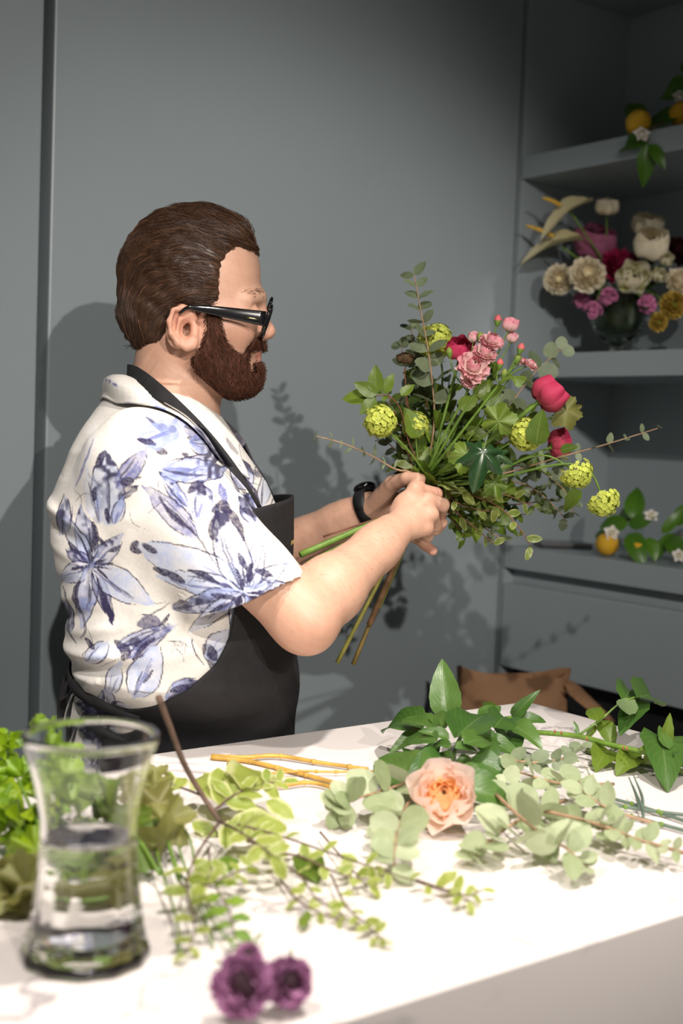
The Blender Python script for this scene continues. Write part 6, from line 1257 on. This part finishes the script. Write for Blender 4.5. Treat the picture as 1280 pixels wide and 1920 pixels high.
# lemon branches
LEM = mat('lemon_peel', (.74, .42, .02), .45, .4, noise=.12, nscale=120, bump=.5, bscale=260); JAS = mat_petal('petal_white_blossom', (.78, .74, .62), (.84, .80, .76), .3)
def lemon_branch(lab, zsh, X, way, lemons, leaves, flowers, zo):
    pts = [S_(a, b, x) for a, b, x in way]; th = thing('lemon_branch', lab, 'branch', (pts[0][0], pts[0][1], zsh), 'lemon branches on the cabinet'); sp = spline(pts, 22); sp[:, 2] = np.where(sp[:, 0] > XC-.006, np.maximum(sp[:, 2], zsh+.0026), sp[:, 2]); V, F = tube(sp, np.linspace(.0028, .0016, 22), 6); register(obj('stem', mesh('stem', V, F), STW, th), None, False)
    for a, b, x, r in lemons:
        c = S_(a, b, x); rr = r*np.linalg.norm(c-CC)/FPX; V, F = lathe([(.02, -1.25), (.18, -1.18), (.45, -1.0), (.82, -.6), (1., 0), (.85, .6), (.5, .98), (.22, 1.15), (.1, 1.3), (.01, 1.32)], 18); c[2] = max(c[2], zsh+rr*1.0) if x > XC else c[2]; obj('lemon', mesh('lemon', V, F), LEM, th, Matrix.Translation(Vector(c.tolist())) @ Matrix.Rotation(radians(70), 4, (.5, -.6, .3)) @ Matrix.Diagonal((rr*.95, rr*.95, rr*.95, 1)))
    for a, b, x0, x1, n_, wd in leaves: lo_ = leaf2(th, 'lemon', S_(*a, x0), S_(*b, x1), n_, ML_['lemon'], wd); settle(lo_, zsh) if min(x0, x1) > XC+.02 else None
    for a, b, x, R in flowers: c = S_(a, b, x); bloom(th, c, (-.5, -.6, .4), R*.72*np.linalg.norm(c-CC)/FPX, JAS, [(5, 62, .1, 1.1, 'petal_open', JAS), (4, 30, .1, .8, 'petal_cup', JAS)], mat('stamen_yellow', (.6, .5, .1), .6, .2, noise=.1), 'blossom')
FR = (-.75, -.6, .25)
lemon_branch('lemon branch hanging over the edge of the top shelf', 2.0605, SX, [(1320, 190, 2.2), (1270, 215, 2.15), (1220, 243, 2.08), (1214, 268, 2.055)], [(1196, 236, 2.095, 24), (1276, 214, 2.14, 22)], [((1205, 232), (1173, 182), 2.13, 2.14, FR, 1.1), ((1270, 222), (1208, 212), 2.12, 2.12, FR, 1.2), ((1212, 268), (1143, 266), 2.055, 2.05, FR, 1.05), ((1214, 268), (1211, 344), 2.055, 2.05, FR, 1.0), ((1220, 270), (1243, 310), 2.055, 2.05, FR, .9), ((1290, 168), (1232, 178), 2.14, 2.12, FR, 1.1), ((1290, 152), (1236, 160), 2.16, 2.15, FR, 1.1), ((1288, 140), (1276, 110), 2.18, 2.18, FR, 1), ((1225, 245), (1160, 256), 2.10, 2.12, FR, .8)], [(1202, 253, 2.045, 18), (1275, 182, 2.13, 16)], 0)
lemon_branch('lemon branch lying on the cabinet worktop by the phone', 1.1785, SX, [(1330, 985, 2.3), (1260, 1010, 2.2), (1205, 1018, 2.16), (1165, 1012, 2.13)], [(1138, 1020, 2.11, 23), (1194, 1032, 2.12, 20)], [((1190, 975), (1186, 908), 2.14, 2.15, FR, 1.25), ((1178, 982), (1117, 985), 2.13, 2.1, FR, 1.2), ((1186, 975), (1142, 958), 2.16, 2.17, FR, 1.1), ((1178, 985), (1222, 972), 2.13, 2.14, FR, 1.2), ((1180, 1000), (1208, 1048), 2.11, 2.085, FR, 1.2), ((1150, 1010), (1108, 992), 2.14, 2.16, FR, .9), ((1215, 1010), (1232, 1050), 2.13, 2.12, (-.3, -.3, .9), 1.2), ((1262, 1000), (1225, 1040), 2.2, 2.15, (-.3, -.3, .9), .9), ((1262, 985), (1300, 940), 2.25, 2.25, FR, 1), ((1250, 1010), (1290, 1040), 2.18, 2.15, FR, 1), ((1240, 1000), (1282, 955), 2.22, 2.24, FR, .8)], [(1146, 1000, 2.10, 17), (1220, 967, 2.15, 15), (1272, 1042, 2.11, 15)], 0)
# phone
pa, pb_, pc = PZ(1003, 1029, 1.1785), PZ(1090, 1032, 1.1785), PZ(1104, 1019, 1.1785)
ph = thing('smartphone', 'black smartphone lying face up on the cabinet worktop', 'phone', PZ(1055, 1026, 1.1785)); pcn = PZ(1055, 1026, 1.1785); e1 = Vector((pb_-pa).tolist()); e1.z = 0; e1.normalize(); e2 = Vector((-e1.y, e1.x, 0)); PM_ = Matrix(((e1.x, e2.x, 0, min(2.22, pcn[0])), (e1.y, e2.y, 0, pcn[1]), (0, 0, 1, 1.1783), (0, 0, 0, 1)))
obj('phone_body', box_me('phone', (-.06, -.042, 0), (.06, .042, .013), .004), mat('phone_black', (.012, .013, .014), .3, .5, noise=.1), ph, PM_); obj('screen', box_me('screen', (-.057, -.039, .0125), (.057, .039, .0136), .0005), mat('phone_glass', (.006, .006, .008), .05, .6, noise=.05), ph, PM_)
# brown paper sack standing behind the counter end
bc = P(958, 1290, 2.62); sk = thing('paper_sack', 'crumpled brown paper sack standing behind the counter end', 'sack', (bc[0], bc[1], 0))
rr = random.Random(3); nu, nv = 40, 30; G = []; hz = PZ
topz = 0
tz = P(955, 1258, 2.62)[2]
for j in range(nv+1):
    v = j/nv; row = []
    for i in range(nu+1):
        a = 2*pi*i/nu; ca, sa = cos(a), sin(a); rx, ry = .108+.01*sin(v*7), .075*(1-.72*max(0, v-.75)/.25) if v > .75 else .075
        x = rx*np.sign(ca)*abs(ca)**.6; y = ry*np.sign(sa)*abs(sa)**.6; cr = .007*sin(3*a+v*17)*sin(v*23+2*a)+.003*sin(7*a-v*31); z = v*tz*(1+.010*sin(2*a+1)*v); G.append((x+cr*ca, y+cr*sa, z))
F = [(j*(nu+1)+i, j*(nu+1)+i+1, (j+1)*(nu+1)+i+1, (j+1)*(nu+1)+i) for j in range(nv) for i in range(nu)]
bag_m = mat('kraft_paper', (.23, .125, .065), .8, .2, noise=.15, nscale=12, bump=.8, bscale=40)
RZ = Matrix.Translation((bc[0], bc[1], 0)) @ Matrix.Rotation(-_h, 4, 'Z'); obj('sack_body', mesh('sack_body', G, F), bag_m, sk, RZ)
G = []
for j in range(9):
    for i in range(9):
        u, v = i/8, j/8; G.append((.10+.10*u+.01*sin(v*9), -.05+.1*v, tz*(1-.02)-.075*u**1.3-.01*sin(v*11+u*4)-.02*(v-.5)**2))
V, F = sheet(np.array(G).reshape(9, 9, 3), .0015); obj('paper_flap', mesh('paper_flap', V, F), bag_m, sk, RZ)
